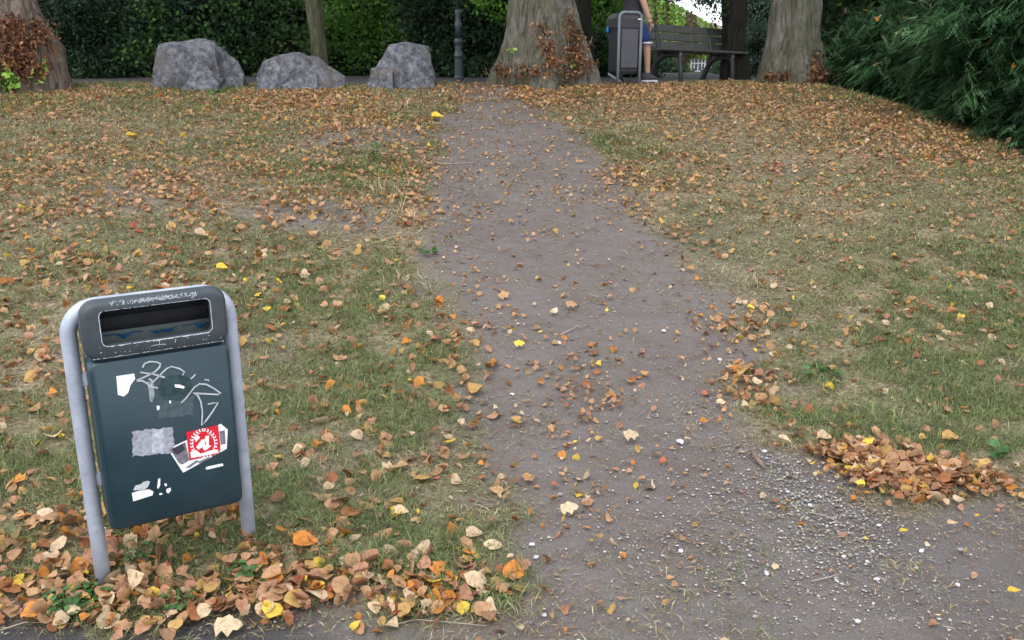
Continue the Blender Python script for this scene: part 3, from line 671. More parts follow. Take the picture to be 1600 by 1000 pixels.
for sgn in (-1, 1):        # wreath of leaves
    for i in range(13):
        a = math.radians(80-i*14.5); cx = 686+sgn*74*math.cos(a); cy = 585-78*math.sin(a); da = math.atan2(-math.cos(a), -sgn*math.sin(a))
        for off_ in (-.6, .6):
            aa = da+off_; q = [(cx, cy), (cx+9*math.cos(aa-.5), cy+9*math.sin(aa-.5)), (cx+17*math.cos(aa), cy+17*math.sin(aa)), (cx+9*math.cos(aa+.5), cy+9*math.sin(aa+.5))]
            pl = [face(*z1([p])[0], .0037) for p in q]; bm = bmesh.new(); bm.faces.new([bm.verts.new((x, FD-.0037, z)) for x, z in pl]); bms.append(bm)
bms.append(stroke(z1([(686-66*math.cos(math.radians(t)), 590+70*math.sin(math.radians(t))) for t in range(-70, 251, 20)]), .0016, .0038))
for q in ([(640, 610), (672, 566), (700, 560), (690, 590), (715, 620), (690, 632), (676, 610), (655, 626)], [(694, 545), (718, 540), (716, 600), (735, 602), (702, 622)], [(605, 640), (640, 628), (668, 650), (720, 632), (770, 625), (776, 644), (610, 676)], [(628, 556), (650, 538), (664, 552), (640, 580)]):
    pl = [face(*z1([p])[0], .0040) for p in q]; bm = bmesh.new(); bm.faces.new([bm.verts.new((x, FD-.0040, z)) for x, z in pl]); bms.append(bm)
add('wreath_emblem', bmmesh('wreath_emblem', join(bms)), paper, rs)
# silver tag on the panel
bms = [stroke(z1(L_), .0050, .0030) for L_ in (
 [(318, 132), (330, 108), (360, 96), (400, 98), (426, 108), (420, 130), (395, 155), (350, 180), (310, 198), (283, 210)],
 [(305, 160), (340, 166), (380, 170), (420, 182), (452, 192)], [(283, 212), (320, 212), (345, 228), (365, 247), (400, 252), (410, 256)],
 [(365, 245), (385, 215), (420, 180), (460, 140), (490, 125), (540, 138), (570, 158), (558, 178)],
 [(550, 345), (575, 320), (600, 290), (630, 250), (660, 230), (700, 232), (745, 256), (790, 288), (770, 294), (700, 290), (620, 286), (650, 300), (668, 335), (678, 400), (674, 480), (700, 450), (740, 395), (772, 342), (740, 346), (710, 352)],
 [(636, 172), (622, 188), (606, 200)], [(690, 205), (710, 206), (718, 212)], [(355, 200), (372, 206), (378, 225)])]
add('graffiti_tag', bmmesh('graffiti_tag', join(bms)), silver, binr)
# scratched lettering and worn edges on the hood
r = random.Random(5); bms = []
x = 430
while x < 1150:
    yb = 250-(x-430)*.118; L_ = []
    for k_ in range(r.randint(3, 5)): L_.append((x+r.uniform(-6, 34), yb+r.uniform(-34, 12)))
    bms.append(stroke(z2(L_), r.uniform(.0010, .0019), .0012, True))
    if 640 < x < 980: bms.append(stroke(z2([(x, yb+r.uniform(-30, 0)), (x+30, yb+r.uniform(-30, 0)), (x+12, yb+r.uniform(-22, 10))]), .0018, .0012, True))
    x += r.uniform(13, 26)
bms.append(stroke(z2([(1105, 150), (1140, 148), (1142, 172), (1110, 186), (1135, 190)]), .0018, .0012, True))
for L_ in ([(800, 585), (850, 578), (905, 575)], [(850, 540), (848, 575)], [(835, 545), (870, 538)], [(985, 530), (980, 560)], [(1170, 490), (1210, 480)]): bms.append(stroke(z2(L_), .0016, .0012, True))
add('scratched_lettering', bmmesh('scratched_lettering', join(bms)), scratch, binr)
bms = []
slot = rrect(2*sx0+.005, shh+.005, .016, 0, scz, 5)
def seglist(L_, step_):
    o = []
    for a, b_ in zip(L_, L_[1:]+L_[:1]):
        m_ = max(1, int(math.dist(a, b_)/step_))
        for i in range(m_): o.append((a[0]+(b_[0]-a[0])*i/m_, a[1]+(b_[1]-a[1])*i/m_))
    return o
sl_ = seglist(slot, .006)
for i in range(len(sl_)):
    a, b_ = sl_[i], sl_[(i+1) % len(sl_)]
    low = (a[1] < scz-.03); side_ = a[0] < -sx0+.012 or a[0] > sx0-.01
    if r.random() < (.99 if side_ else .96 if low else .93):
        w_ = (r.uniform(.0014, .0022) if side_ else r.uniform(.0012, .0042) if low else r.uniform(.0005, .0012))
        nx, nz = -(b_[1]-a[1]), (b_[0]-a[0]); ln = math.hypot(nx, nz) or 1; nx, nz = -nx/ln*w_, -nz/ln*w_
        bm = bmesh.new(); bm.faces.new([bm.verts.new((p[0], FD-.0070, p[1])) for p in (a, b_, (b_[0]+nx, b_[1]+nz), (a[0]+nx, a[1]+nz))]); bms.append(bm)
for i in range(70):
    x = -.185+.37*i/70
    if r.random() < .9:
        bm = bmesh.new(); z_ = zs+.012+.0004*math.sin(i); h_ = r.choice([.0005, .0006, .0008, .0016])
        bm.faces.new([bm.verts.new(p) for p in ((x, FD-.0066, z_), (x+.0055, FD-.0066, z_), (x+.0055, FD-.0066, z_+h_), (x, FD-.0066, z_+h_))]); bms.append(bm)
for i in range(34):
    x = r.uniform(-.17, .19); z_ = zs+.02+abs(r.gauss(0, .010)); s_ = r.uniform(.001, .003)
    bm = bmesh.new(); bm.faces.new([bm.verts.new(p) for p in ((x, FD-.0067, z_), (x+s_*1.6, FD-.0067, z_+s_*.2), (x+s_, FD-.0067, z_+s_))]); bms.append(bm)
add('worn_edge', bmmesh('worn_edge', join(bms)), scratch, binr)

# ------------------------------------------------------------------ boulders
def rockmat(name, seed):
    m, n, l, b = mat(name); v = objco(n)
    mp = N(n, 'ShaderNodeMapping'); mp.inputs['Location'].default_value = (seed*3.1, seed, 0); l.new(v, mp.inputs[0]); v = mp.outputs[0]
    a1 = noise(n, l, 2.2, 6, .6, v, .6); a2 = noise(n, l, 12, 6, .75, v); a3 = noise(n, l, 50, 4, .7, v)
    c = ramp(n, l, a2, [(.36, (.04, .044, .054)), (.5, (.11, .115, .135)), (.64, (.235, .24, .265))])
    c = mix(n, l, ramp(n, l, a1, [(.52, 0), (.62, .7)]), c, mix(n, l, a2, (.055, .048, .045), (.18, .155, .142)))
    c = mix(n, l, ramp(n, l, a3, [(.58, 0), (.72, .4)]), c, (.33, .33, .34))
    l.new(c, b.inputs['Base Color']); b.inputs['Roughness'].default_value = .85
    bump(n, l, mix(n, l, .4, a2, a3), b, 1., .05); return m
def hull(points):
    bm = bmesh.new()
    for p in points: bm.verts.new(p)
    g_ = bmesh.ops.convex_hull(bm, input=bm.verts[:])
    bmesh.ops.delete(bm, geom=[v_ for v_ in bm.verts if not v_.link_faces], context='VERTS')
    bmesh.ops.bevel(bm, geom=bm.edges[:], offset=.012, segments=1, affect='EDGES', clamp_overlap=True)
    bmesh.ops.triangulate(bm, faces=bm.faces[:])
    for it in range(3):
        bmesh.ops.subdivide_edges(bm, edges=[e for e in bm.edges if e.calc_length() > .09], cuts=1)
        bmesh.ops.triangulate(bm, faces=bm.faces[:])
    bm.normal_update()
    from mathutils import noise as mn
    for v_ in bm.verts: v_.co += v_.normal*(mn.fractal(v_.co*5, .9, 2, 5)*.026+mn.noise(v_.co*1.7)*.02-abs(mn.noise(v_.co*3.1))*.03)
    return bm
def boulder(parts, Y, label, seed):
    c0 = at(sum(p[0] for p in parts[0])/len(parts[0]), 140, Y); z0 = float(hs(c0[0], Y)); bms = []
    for L_ in parts:
        bms.append(hull([tuple(at(px, py, Y)+np.array([0, dy, 0])-np.array([c0[0], Y, z0])) for px, py, dy in L_]))
    o = add('boulder', bmmesh('boulder', join(bms), False), rockmat('rock%d' % seed, seed), None, (c0[0], Y, z0)); smooth_angle(o, 12)
    tag(o, label, 'boulder', 'boulders along the top of the slope')
boulder([[(236, 150, -.1), (238, 100, 0), (243, 68, .08), (262, 64, .2), (292, 72, -.05), (312, 60, .15), (331, 62, .12), (340, 80, -.12), (348, 110, -.1), (352, 150, -.1), (330, 140, .6), (250, 110, .6), (300, 60, .5), (245, 145, .5), (345, 90, .5)],
         [(285, 155, -.32), (300, 112, -.22), (318, 88, -.14), (336, 104, -.25), (354, 130, -.3), (350, 155, -.38), (300, 155, -.05), (350, 120, .2)],
         [(330, 84, .1), (346, 82, .1), (362, 90, .15), (372, 108, .1), (381, 118, .1), (380, 145, .05), (335, 145, .0), (360, 100, .5), (375, 140, .5), (340, 100, .5)]], 12.6, 'tall angular grey boulder with a brown front facet, leftmost of the three', 1)
boulder([[(402, 142, -.1), (401, 120, -.1), (408, 95, .0), (425, 88, .1), (448, 84, .0), (466, 80, .08), (476, 88, -.08), (492, 100, .0), (518, 108, .1), (540, 120, .1), (538, 140, .0), (500, 148, -.15), (440, 152, -.2), (418, 152, -.2), (420, 95, .6), (480, 90, .6), (530, 120, .5), (430, 145, .5), (530, 145, .5)],
         [(455, 118, -.18), (480, 100, -.12), (500, 112, -.1), (505, 145, -.2), (440, 148, -.25), (470, 110, .2)]], 12.4, 'low grey boulder sloping down to the right, middle of the three', 2)
boulder([[(572, 148, -.1), (582, 110, .0), (600, 85, .05), (606, 68, .1), (640, 65, .12), (664, 70, .1), (672, 84, .05), (678, 112, .0), (680, 148, -.05), (610, 68, .5), (665, 72, .5), (590, 110, .55), (678, 140, .5), (580, 145, .5), (650, 78, -.08), (655, 145, -.2)],
         [(570, 148, -.2), (580, 104, -.14), (600, 100, -.18), (618, 106, -.2), (620, 148, -.3), (600, 110, .2), (575, 148, .2)]], 12.7, 'rounded upright grey boulder with a light streak, nearest the path', 3)

# ------------------------------------------------------------------ foliage builders
def cloud(blobs, nleaf, size, pal, clump=60, aspect=1.6, droop=.4, thick=.6, fill=1.0):
    """loose leaf clumps through the outer part of several ellipsoids"""
    B = np.array(blobs, float); vol = (B[:, 3]*B[:, 4]+B[:, 3]*B[:, 5]+B[:, 4]*B[:, 5]); pr = vol/vol.sum()
    nc = max(4, nleaf//clump); bi = rng.choice(len(B), nc, p=pr)
    d_ = rng.normal(size=(nc, 3)); d_ /= np.linalg.norm(d_, axis=1)[:, None]
    r_ = 1-thick*rng.random(nc)**1.4+.10*rng.normal(size=nc)
    c_ = B[bi, :3]+d_*B[bi, 3:6]*r_[:, None]
    ll = rng.integers(0, nc, nleaf); cs = B[bi][:, 3:6].mean(1)*.19+.05
    p = c_[ll]+rng.normal(size=(nleaf, 3))*cs[ll][:, None]*[1, 1, .7]
    ax = d_[ll]*.6+rng.normal(size=(nleaf, 3))*.7; ax[:, 2] -= droop; ax /= np.linalg.norm(ax, axis=1)[:, None]
    sd_ = np.cross(ax, rng.normal(size=(nleaf, 3))); sd_ /= np.linalg.norm(sd_, axis=1)[:, None]
    nn_ = np.cross(ax, sd_); L = size*rng.uniform(.6, 1.3, nleaf)[:, None]; w_ = L/aspect/2
    V = np.stack([p, p+ax*L*.5-sd_*w_+nn_*L*.1, p+ax*L, p+ax*L*.5+sd_*w_+nn_*L*.1], 1).reshape(-1, 3)
    o = np.arange(nleaf)*4; Fc = np.stack([o, o+1, o+2, o+3], 1)
    pal = np.array(pal); pc = (pal[rng.integers(0, len(pal), nc)]*rng.uniform(.65, 1.35, (nc, 1)))[ll]*rng.uniform(.8, 1.2, (nleaf, 1))
    return V, Fc, np.repeat(pc, 4, 0)
foli = leafmat('foliage', 'attr', .25, .5, 3); barkd = plain('twig_bark', (.06, .05, .04), .9, .3, 12, .5)
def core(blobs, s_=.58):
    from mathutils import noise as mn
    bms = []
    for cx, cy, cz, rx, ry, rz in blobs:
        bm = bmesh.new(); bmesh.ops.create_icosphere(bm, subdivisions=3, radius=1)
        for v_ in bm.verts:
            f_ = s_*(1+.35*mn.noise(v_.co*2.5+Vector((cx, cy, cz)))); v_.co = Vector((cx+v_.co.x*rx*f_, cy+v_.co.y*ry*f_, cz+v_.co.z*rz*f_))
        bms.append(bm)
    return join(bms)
inner = plain('inner_shade_color', (.009, .012, .007), 1., .6, 9, 1.); inner.node_tree.nodes['Principled BSDF'].inputs['Specular IOR Level'].default_value = .02  # near-black so the deep shade inside the bushes is put into the colour
DARK = [(.032, .068, .032), (.042, .085, .036), (.024, .05, .026), (.06, .11, .045)]
MID = [(.065, .14, .035), (.085, .18, .042), (.05, .105, .035), (.11, .21, .055)]
BRIGHT = [(.10, .24, .03), (.13, .29, .045), (.08, .18, .03), (.17, .32, .06)]
OLIVE = [(.10, .16, .035), (.14, .21, .045), (.08, .12, .03), (.19, .24, .07)]
PALE = [(.075, .13, .085), (.10, .165, .11), (.06, .10, .07), (.13, .2, .14)]
def shrub(name, label, blobs, nleaf, size, pal, cat='shrub', group=None, stem=True, **kw):
    c0 = np.array(blobs, float)[:, :3].mean(0); z0 = float(hs(c0[0], c0[1]))
    o = empty(name, (c0[0], c0[1], z0)); tag(o, label, cat, group)
    V, Fc, Cc = cloud(blobs, nleaf, size, pal, **kw)
    add('foliage', npmesh('foliage', V-[c0[0], c0[1], z0], Fc, Cc), foli, o)
    bl = [(b_[0]-c0[0], b_[1]-c0[1], b_[2]-z0, b_[3], b_[4], b_[5]) for b_ in blobs]
    add('inner_shade_core', bmmesh('inner_shade_core', core(bl), True), inner, o)  # solid dark lumps painting the shade inside the bush, no separate branches
    if stem:
        bms = [tube([(b_[0]*.3, b_[1]*.3, -.2), (b_[0]*.7, b_[1]*.7, b_[2]*.5), (b_[0], b_[1], b_[2])], [.05, .04, .02], 6) for b_ in bl[:5]]
        add('stem', bmmesh('stem', join(bms), True), barkd, o)
    return o
def B(px, py, Y, rpx, rpy, ry=None):      # ellipsoid from where it shows and how far off it stands
    c_ = at(px, py, Y); k_ = math.hypot(Y, 0)/F; return (c_[0], Y, c_[2], rpx*k_, ry if ry else max(rpx, rpy)*k_*.6, rpy*k_)

# trunks
def barkmat(name, base, moss, mossamt, seed=0):
    m, n, l, b = mat(name); v = objco(n)
    mp = N(n, 'ShaderNodeMapping'); mp.inputs['Scale'].default_value = (1, 1, .16); mp.inputs['Location'].default_value = (seed, 0, 0); l.new(v, mp.inputs[0])
    a1 = noise(n, l, 13, 6, .7, mp.outputs[0], 1.6); a2 = noise(n, l, 2.4, 5, .6, v); a3 = noise(n, l, 60, 4, .7, v)
    dk = tuple(x*.28 for x in base); lt = tuple(min(1, x*1.6) for x in base)
    c = ramp(n, l, a1, [(.36, dk), (.5, base), (.64, lt)])
    c = mix(n, l, ramp(n, l, a2, [(.5-mossamt*.3, mossamt), (.62, .08)]), c, moss)
    l.new(c, b.inputs['Base Color']); b.inputs['Roughness'].default_value = .92; b.inputs['Specular IOR Level'].default_value = .2
    bump(n, l, mix(n, l, .3, a1, a3), b, 1., .09); return m
bark_m = barkmat('mossy_bark', (.175, .16, .138), (.075, .088, .036), .85); bark_d = barkmat('dark_bark', (.035, .03, .028), (.03, .035, .02), .3, 4); bark_g = barkmat('green_bark', (.17, .16, .11), (.12, .145, .06), .9, 8)
bark_b = barkmat('brown_bark', (.20, .155, .13), (.09, .09, .05), .35, 12)
def trunk_mesh(prof, top, lobes, seed, seg=96, lobeamp=.16, rough=.03):
    """prof: (z, x_off, radius) up from the ground; continues to height top"""
    r = random.Random(seed); z_, x_, r_ = [p[0] for p in prof], [p[1] for p in prof], [p[2] for p in prof]
    zl = np.concatenate([np.arange(-.35, z_[-1], .045), np.linspace(z_[-1], top, 30)])
    rr = np.interp(zl, z_+[top], r_+[r_[-1]*.6]); xx = np.interp(zl, z_+[top], x_+[x_[-1]+.2])
    th = np.linspace(0, 2*np.pi, seg, endpoint=False); ph = [r.uniform(0, 6.28) for _ in range(4)]
    flare = np.exp(-np.maximum(zl, 0)/.55)
    lob = (np.cos(lobes*th+ph[0])*.6+np.cos((lobes+2)*th+ph[1])*.4+.3*np.cos(2*th+ph[2]))
    lob = np.sign(lob)*np.abs(lob)**.8
    R_ = rr[:, None]*(1+lobeamp*(flare[:, None]+.22)*lob[None])
    T, Z = np.meshgrid(th, zl)
    R_ = R_+rr[:, None]*.10*(flare[:, None]+.12)*-np.abs(np.cos(5.5*th+1.2*np.sin(3*th+ph[3]))[None])**.5*1.2+rr[:, None]*.06
    R_ = R_+rough*(fbm(np.cos(T)*3+40, Z*1.3+np.sin(T)*3+seed*7, 1.6, 4)-.5)*2+rough*.6*(fbm(T*9+seed, Z*1.5, 1.5, 3)-.5)*2
    X = xx[:, None]+R_*np.cos(T); Y = R_*np.sin(T)*.95
    V = np.stack([X, Y, Z], -1).reshape(-1, 3); m_, k_ = Z.shape; i = np.arange(m_*k_).reshape(m_, k_)
    Fc = np.stack([i[:-1], np.roll(i[:-1], -1, 1), np.roll(i[1:], -1, 1), i[1:]], -1).reshape(-1, 4)
    return npmesh('trunk', V, Fc, smooth=True), (xx[-1], rr[-1])
def tree(name, label, pxp, Y, bark, lobes, seed, top=7.5, pal=MID, crown=True, nleaf=9000, group=None, crad=2.6, **kw):
    """pxp: list of (py, left px, right px) from the root upward"""
    cx = (pxp[0][1]+pxp[0][2])/2; c0 = at(cx, pxp[0][0], Y); z0 = float(hs(c0[0], Y)); pr = []
    for py, a, b_ in pxp:
        p1, p2 = at(a, py, Y), at(b_, py, Y); pr.append((p1[2]-z0, (p1[0]+p2[0])/2-c0[0], (p2[0]-p1[0])/2))
    pr[0] = (-.05, pr[0][1], pr[0][2])
    o = empty(name, (c0[0], Y, z0)); tag(o, label, 'tree', group)
    me, (tx, tr) = trunk_mesh(pr, top, lobes, seed, **kw); add('trunk', me, bark, o)
    rr = random.Random(seed); bl = []
    for i in range(5):
        a = i*1.257+rr.uniform(-.3, .3); L = crad*rr.uniform(.55, .9); zb_ = top-rr.uniform(.2, 1.6)
        tip = (tx+L*math.cos(a), L*math.sin(a), zb_+rr.uniform(1., 2.2))
        add('limb', bmmesh('limb', tube([(tx, 0, zb_), (tx+L*.45*math.cos(a), L*.45*math.sin(a), zb_+.7), tip], [tr*.55, tr*.35, .04], 8), True), bark, o)
        bl.append((*tip, crad*.55, crad*.55, 1.1))
    bl.append((tx, 0, top+1.8, crad*.8, crad*.8, 1.5)); bl[:-1] = [(*q[:5], 1.4) for q in bl[:-1]]
    if crown:
        V, Fc, Cc = cloud(bl, nleaf, .24, pal, thick=.8, clump=40); add('crown', npmesh('crown', V, Fc, Cc), foli, o)
    return o, c0, z0
t1, c1, z1_ = tree('lime_tree', 'massive old tree with split flared trunk and brown shoots, at the head of the path', [(122, 758, 925), (110, 768, 922), (90, 780, 917), (60, 790, 909), (30, 796, 900), (0, 800, 892), (-40, 806, 888)], 13.1, bark_m, 5, 3, rough=.05, lobeamp=.22, crad=3.2)
t2, c2, z2_ = tree('lime_tree', 'broad leaning trunk with reddish dead shoots, at the left edge of the photo', [(132, -60, 104), (110, -55, 98), (75, -46, 93), (45, -30, 72), (20, -20, 60), (0, -14, 52), (-40, -14, 46)], 12.4, bark_b, 5, 8, rough=.05, lobeamp=.16, crad=3.2)
t3, c3, z3_ = tree('lime_tree', 'grey trunk with flared root foot, right of the bench', [(124, 1178, 1302), (112, 1186, 1296), (90, 1193, 1288), (60, 1200, 1281), (30, 1205, 1281), (0, 1207, 1282), (-40, 1209, 1280)], 13.6, bark_m, 5, 13, rough=.04, lobeamp=.14, crad=3.2)
t4, c4, z4_ = tree('shade_tree', 'dark narrow trunk with a bulge, directly behind the bench end', [(124, 1124, 1172), (105, 1125, 1170), (95, 1127, 1172), (85, 1129, 1166), (60, 1130, 1164), (0, 1128, 1168), (-30, 1128, 1166)], 15.35, bark_d, 4, 5, rough=.02, pal=DARK, crad=3.4, nleaf=11000, top=4.9)  # unseen crowns of the rear trees set low and wide to shade the shrubs
t5, c5, z5_ = tree('shade_tree', 'slim mossy green trunk among the shrubs behind the middle boulder', [(122, 484, 514), (100, 487, 512), (60, 484, 508), (0, 476, 503), (-30, 473, 500)], 16.6, bark_g, 3, 6, rough=.012, seg=48, pal=DARK, crad=4.2, nleaf=14000, top=5.2)
t6, c6, z6_ = tree('shade_tree', 'dark trunk half hidden behind the big split tree', [(122, 885, 935), (80, 889, 928), (40, 892, 924), (0, 894, 922), (-30, 895, 920)], 16.5, bark_d, 4, 9, rough=.015, seg=48, pal=DARK, crad=3.8, nleaf=12000, top=5.0)
t7, c7, z7_ = tree('shade_tree', 'pair of dark stems rising above the yew at upper right', [(110, 1428, 1506), (60, 1430, 1502), (0, 1430, 1498), (-30, 1431, 1496)], 17.5, bark_d, 2, 11, rough=.02, seg=48, lobeamp=.22, pal=DARK, crad=4., nleaf=12000, top=5.0)
# dead shoots and fresh sprouts at the tree feet
def shoots(parent, name, c0, z0, spec, pal, nleaf, size, label=None, sticks=True):
    """spec: (px, py, rpx, rpy) regions; leaves and stems sprout from where each sight line meets the trunk"""
    from mathutils.bvhtree import BVHTree
    tm_ = [c for c in parent.children if c.name.startswith('trunk')][0].data
    co_ = np.zeros(len(tm_.vertices)*3, np.float32); tm_.vertices.foreach_get('co', co_); co_ = co_.reshape(-1, 3)
    bv = BVHTree.FromPolygons([tuple(x) for x in co_.tolist()], [tuple(p.vertices) for p in tm_.polygons])
    org = Vector((0, 0, CH))-Vector(parent.location); w_ = np.array([a*b_ for *_, a, b_ in spec], float); w_ /= w_.sum()
    pts = []; tries = 0; nc = max(6, nleaf//6)
    while len(pts) < nc and tries < nc*4:
        tries += 1; px, py, a, b_ = spec[rng.choice(len(spec), p=w_)]; t_ = rng.uniform(0, 6.283); q = abs(rng.normal(0, .75))
        d_ = pxdir(px+a*q*math.cos(t_), py+b_*q*math.sin(t_)); d_ = Vector((float(d_[0]), float(d_[1]), float(d_[2]))).normalized()
        h_ = bv.ray_cast(org, d_, 60)
        if h_[0] is None: continue
        pts.append((h_[0], h_[1]))
    VV, CC = [], []; bms = []; pal = np.array(pal)
    for k_, (p, nv) in enumerate(pts):
        out_ = abs(rng.normal(0, .035))+.005; end = p+nv*out_*1.4+Vector((rng.normal(0, .03), 0, rng.uniform(-.02, .09))); pc = pal[rng.integers(len(pal))]
        if sticks and k_ % 5 == 0: bms.append(tube([tuple(p-nv*.03), tuple((p+end)/2+nv*.01), tuple(end+Vector((0, 0, .05)))], [.006, .005, .003], 4, False))
        for _ in range(6):
            c_ = np.array(end)+rng.normal(0, .028, 3); ax = rng.normal(size=3); ax[2] -= .5; ax /= np.linalg.norm(ax); sd_ = np.cross(ax, rng.normal(size=3)); sd_ /= np.linalg.norm(sd_)
            L = size*rng.uniform(.5, 1.3); nn_ = np.cross(ax, sd_)*L*.15; wl = L*rng.uniform(.15, .4)
            VV += [c_, c_+ax*L*.5-sd_*wl+nn_, c_+ax*L, c_+ax*L*.5+sd_*wl+nn_]; CC += [pc*rng.uniform(.6, 1.25)]*4
    o4 = np.arange(len(VV)//4)*4
    o = tag(add(name, npmesh(name, np.array(VV), np.stack([o4, o4+1, o4+2, o4+3], 1), np.array(CC)), foli, parent), kind='stuff')
    if label: o['label'] = label
    if bms: tag(add('shoot_stem', bmmesh('shoot_stem', join(bms)), shootbark, parent), kind='stuff')
shootbark = plain('pale_twig', (.26, .20, .15), .8, .25, 15)
DEAD = [(.30, .13, .06), (.38, .20, .09), (.22, .10, .05), (.44, .26, .13)]; LIMEC = [(.30, .50, .09), (.24, .42, .07), (.38, .55, .12)]
DEADP = DEAD+[(.16, .07, .04), (.12, .06, .04)]
shoots(t1, 'dead_shoots', c1, z1_, [(893, 65, 12, 16), (898, 85, 14, 14), (908, 108, 14, 14), (850, 52, 12, 7), (858, 75, 12, 14), (886, 40, 5, 16), (788, 114, 22, 7), (866, 105, 14, 12), (838, 118, 60, 6)], DEADP, 1500, .05, 'clusters of dead brown shoots on the trunk foot')
shoots(t1, 'green_sprout', c1, z1_, [(800, 80, 5, 9), (892, 98, 6, 4), (866, 48, 2, 2)], LIMEC, 36, .07, None, False)
shoots(t2, 'dead_shoots', c2, z2_, [(20, 45, 40, 14), (30, 70, 40, 20), (20, 95, 40, 20), (45, 110, 25, 18), (62, 55, 12, 16)], DEADP+[(.26, .11, .08)]*2, 2300, .055, 'tangle of reddish dead shoots over the trunk foot')
shoots(t2, 'green_sprout', c2, z2_, [(18, 128, 16, 10), (62, 108, 9, 8), (82, 98, 5, 5), (62, 130, 6, 5), (5, 122, 6, 5)], LIMEC, 110, .095, 'lime green fresh sprout leaves', False)
shoots(t3, 'dead_shoots', c3, z3_, [(1270, 112, 10, 12), (1225, 121, 18, 5), (1285, 124, 12, 7), (1200, 123, 12, 3)], DEADP, 600, .05, 'dead orange brown shoots at the roots')

# yews on the right: drooping flat sprays
def yew(name, label, blobs, nspray, pal, Lr=(.10, .21)):
    B_ = np.array(blobs, float); c0 = B_[:, :3].mean(0); z0 = float(hs(c0[0], c0[1])); c0 = np.array([c0[0], c0[1], z0])
    vol = (B_[:, 3]*B_[:, 4]+B_[:, 3]*B_[:, 5]); bi = rng.choice(len(B_), nspray, p=vol/vol.sum())
    nb_ = max(20, nspray//22); bi = bi[:nb_]; br_ = rng.integers(0, nb_, nspray); d0 = rng.normal(size=(nb_, 3)); d0[:, 1] -= .5; d0 /= np.linalg.norm(d0, axis=1)[:, None]
    c_b = B_[bi, :3]+d0*B_[bi, 3:6]*(1.06-.42*rng.random(nb_)**1.2)[:, None]; d_ = d0[br_]
    bd = d0*[1, 1, .2]+rng.normal(size=(nb_, 3))*.7; bd[:, 2] -= .25; bd /= np.linalg.norm(bd, axis=1)[:, None]
    p = c_b[br_]+bd[br_]*rng.uniform(-.30, .22, (nspray, 1))+rng.normal(size=(nspray, 3))*[.07, .07, .035]; d_ = bd[br_]
    ax = d_*[1, 1, .25]+rng.normal(size=(nspray, 3))*.35; ax[:, 2] -= .28; ax /= np.linalg.norm(ax, axis=1)[:, None]
    sdv = np.cross(ax, [0, 0, 1.]); sdv /= np.linalg.norm(sdv, axis=1)[:, None]; sdv += rng.normal(size=(nspray, 3))*.25; up_ = np.cross(sdv, ax)
    L = rng.uniform(*Lr, nspray); ns = 7; VV = []; 
    for j in range(ns):
        t = (j+.5)/ns; base = p+ax*(L*t)[:, None]-up_*(0)+np.array([0, 0, -1])*(L*t*t*.35)[:, None]
        for s_ in (-1, 1):
            ll = (L*(.34*(1-t)+.10))*rng.uniform(.7, 1.2, nspray); dd = ax*.75+sdv*s_*.75; dd[:, 2] -= .45; dd += rng.normal(size=(nspray, 3))*.12
            wv = ax*.034+up_*.0; wn = wv*(L/.25)[:, None]
            VV.append(np.stack([base-wn*.6, base+wn*.6+dd*ll[:, None]*.4, base+dd*ll[:, None]], 1))
    V = np.stack(VV, 1).reshape(-1, 3); nt_ = len(V)//3; Fc = np.arange(nt_*3).reshape(-1, 3)
    pal = np.array(pal); Cc = np.repeat((pal[rng.integers(0, len(pal), nb_)]*rng.uniform(.4, 1.75, (nb_, 1)))[br_]*rng.uniform(.75, 1.25, (nspray, 1)), ns*2*3, 0)
    o = empty(name, c0); tag(o, label, 'yew', 'yews on the right')
    tag(add('foliage', npmesh('foliage', V-c0, Fc, Cc), foli, o), kind='stuff')
    nc_ = 60; q_ = c_b[rng.integers(0, nb_, nc_)]+rng.normal(size=(nc_, 3))*.06-[0, .12, -.06]-c0; sx_ = rng.normal(size=(nc_, 3))*.028; sy_ = rng.normal(size=(nc_, 3))*.028
    V2 = np.stack([q_-sx_, q_-sy_, q_+sx_, q_+sy_], 1).reshape(-1, 3); i4 = np.arange(nc_)*4
    tag(add('caught_leaves', npmesh('caught_leaves', V2, np.stack([i4, i4+1, i4+2, i4+3], 1), np.repeat(np.array([p_[1] for p_ in PAL])[rng.choice([0, 2, 4, 5, 7], nc_)], 4, 0)), foli, o), kind='stuff')
    bl = [(b_[0]-c0[0], b_[1]-c0[1], b_[2]-z0, b_[3], b_[4], b_[5]) for b_ in blobs]
    add('inner_shade_core', bmmesh('inner_shade_core', core(bl, .68), True), inner, o)  # yew filled with dark lumps that paint in its inner shade
    add('stem', bmmesh('stem', join([tube([(q[0]*.2, q[1]*.2, -.4), (q[0]*.6, q[1]*.6, q[2]*.4), (q[0], q[1], q[2])], [.07, .05, .03], 6) for q in bl]), True), barkd, o)
    return o
YC = [(.028, .068, .028), (.040, .092, .036), (.020, .048, .021), (.055, .118, .046)]
yew('yew_bush', 'big dark yew overhanging the lawn at the right edge', [B(1570, 40, 10.4, 130, 70, .9), B(1600, 130, 9.9, 110, 65, .8), B(1540, 150, 10.8, 90, 60, .8), B(1640, 200, 9.4, 90, 70, .8), B(1575, 205, 10.0, 45, 30, .5), B(1500, 70, 11.2, 70, 60, .8), B(1640, 20, 10, 100, 90, 1.)], 15000, YC)
yew('yew_bush', 'spreading yew between the grey trunk and the big right hand yew', [B(1330, 75, 13.8, 50, 45, .8), B(1390, 105, 13.0, 60, 45, .8), B(1440, 95, 12.6, 60, 60, .8), B(1470, 150, 11.9, 50, 40, .6), B(1400, 60, 13.6, 80, 50, .8), B(1345, 112, 13.3, 42, 18, .5), B(1425, 150, 12.2, 40, 25, .5)], 12000, YC+[(.045, .085, .045)])
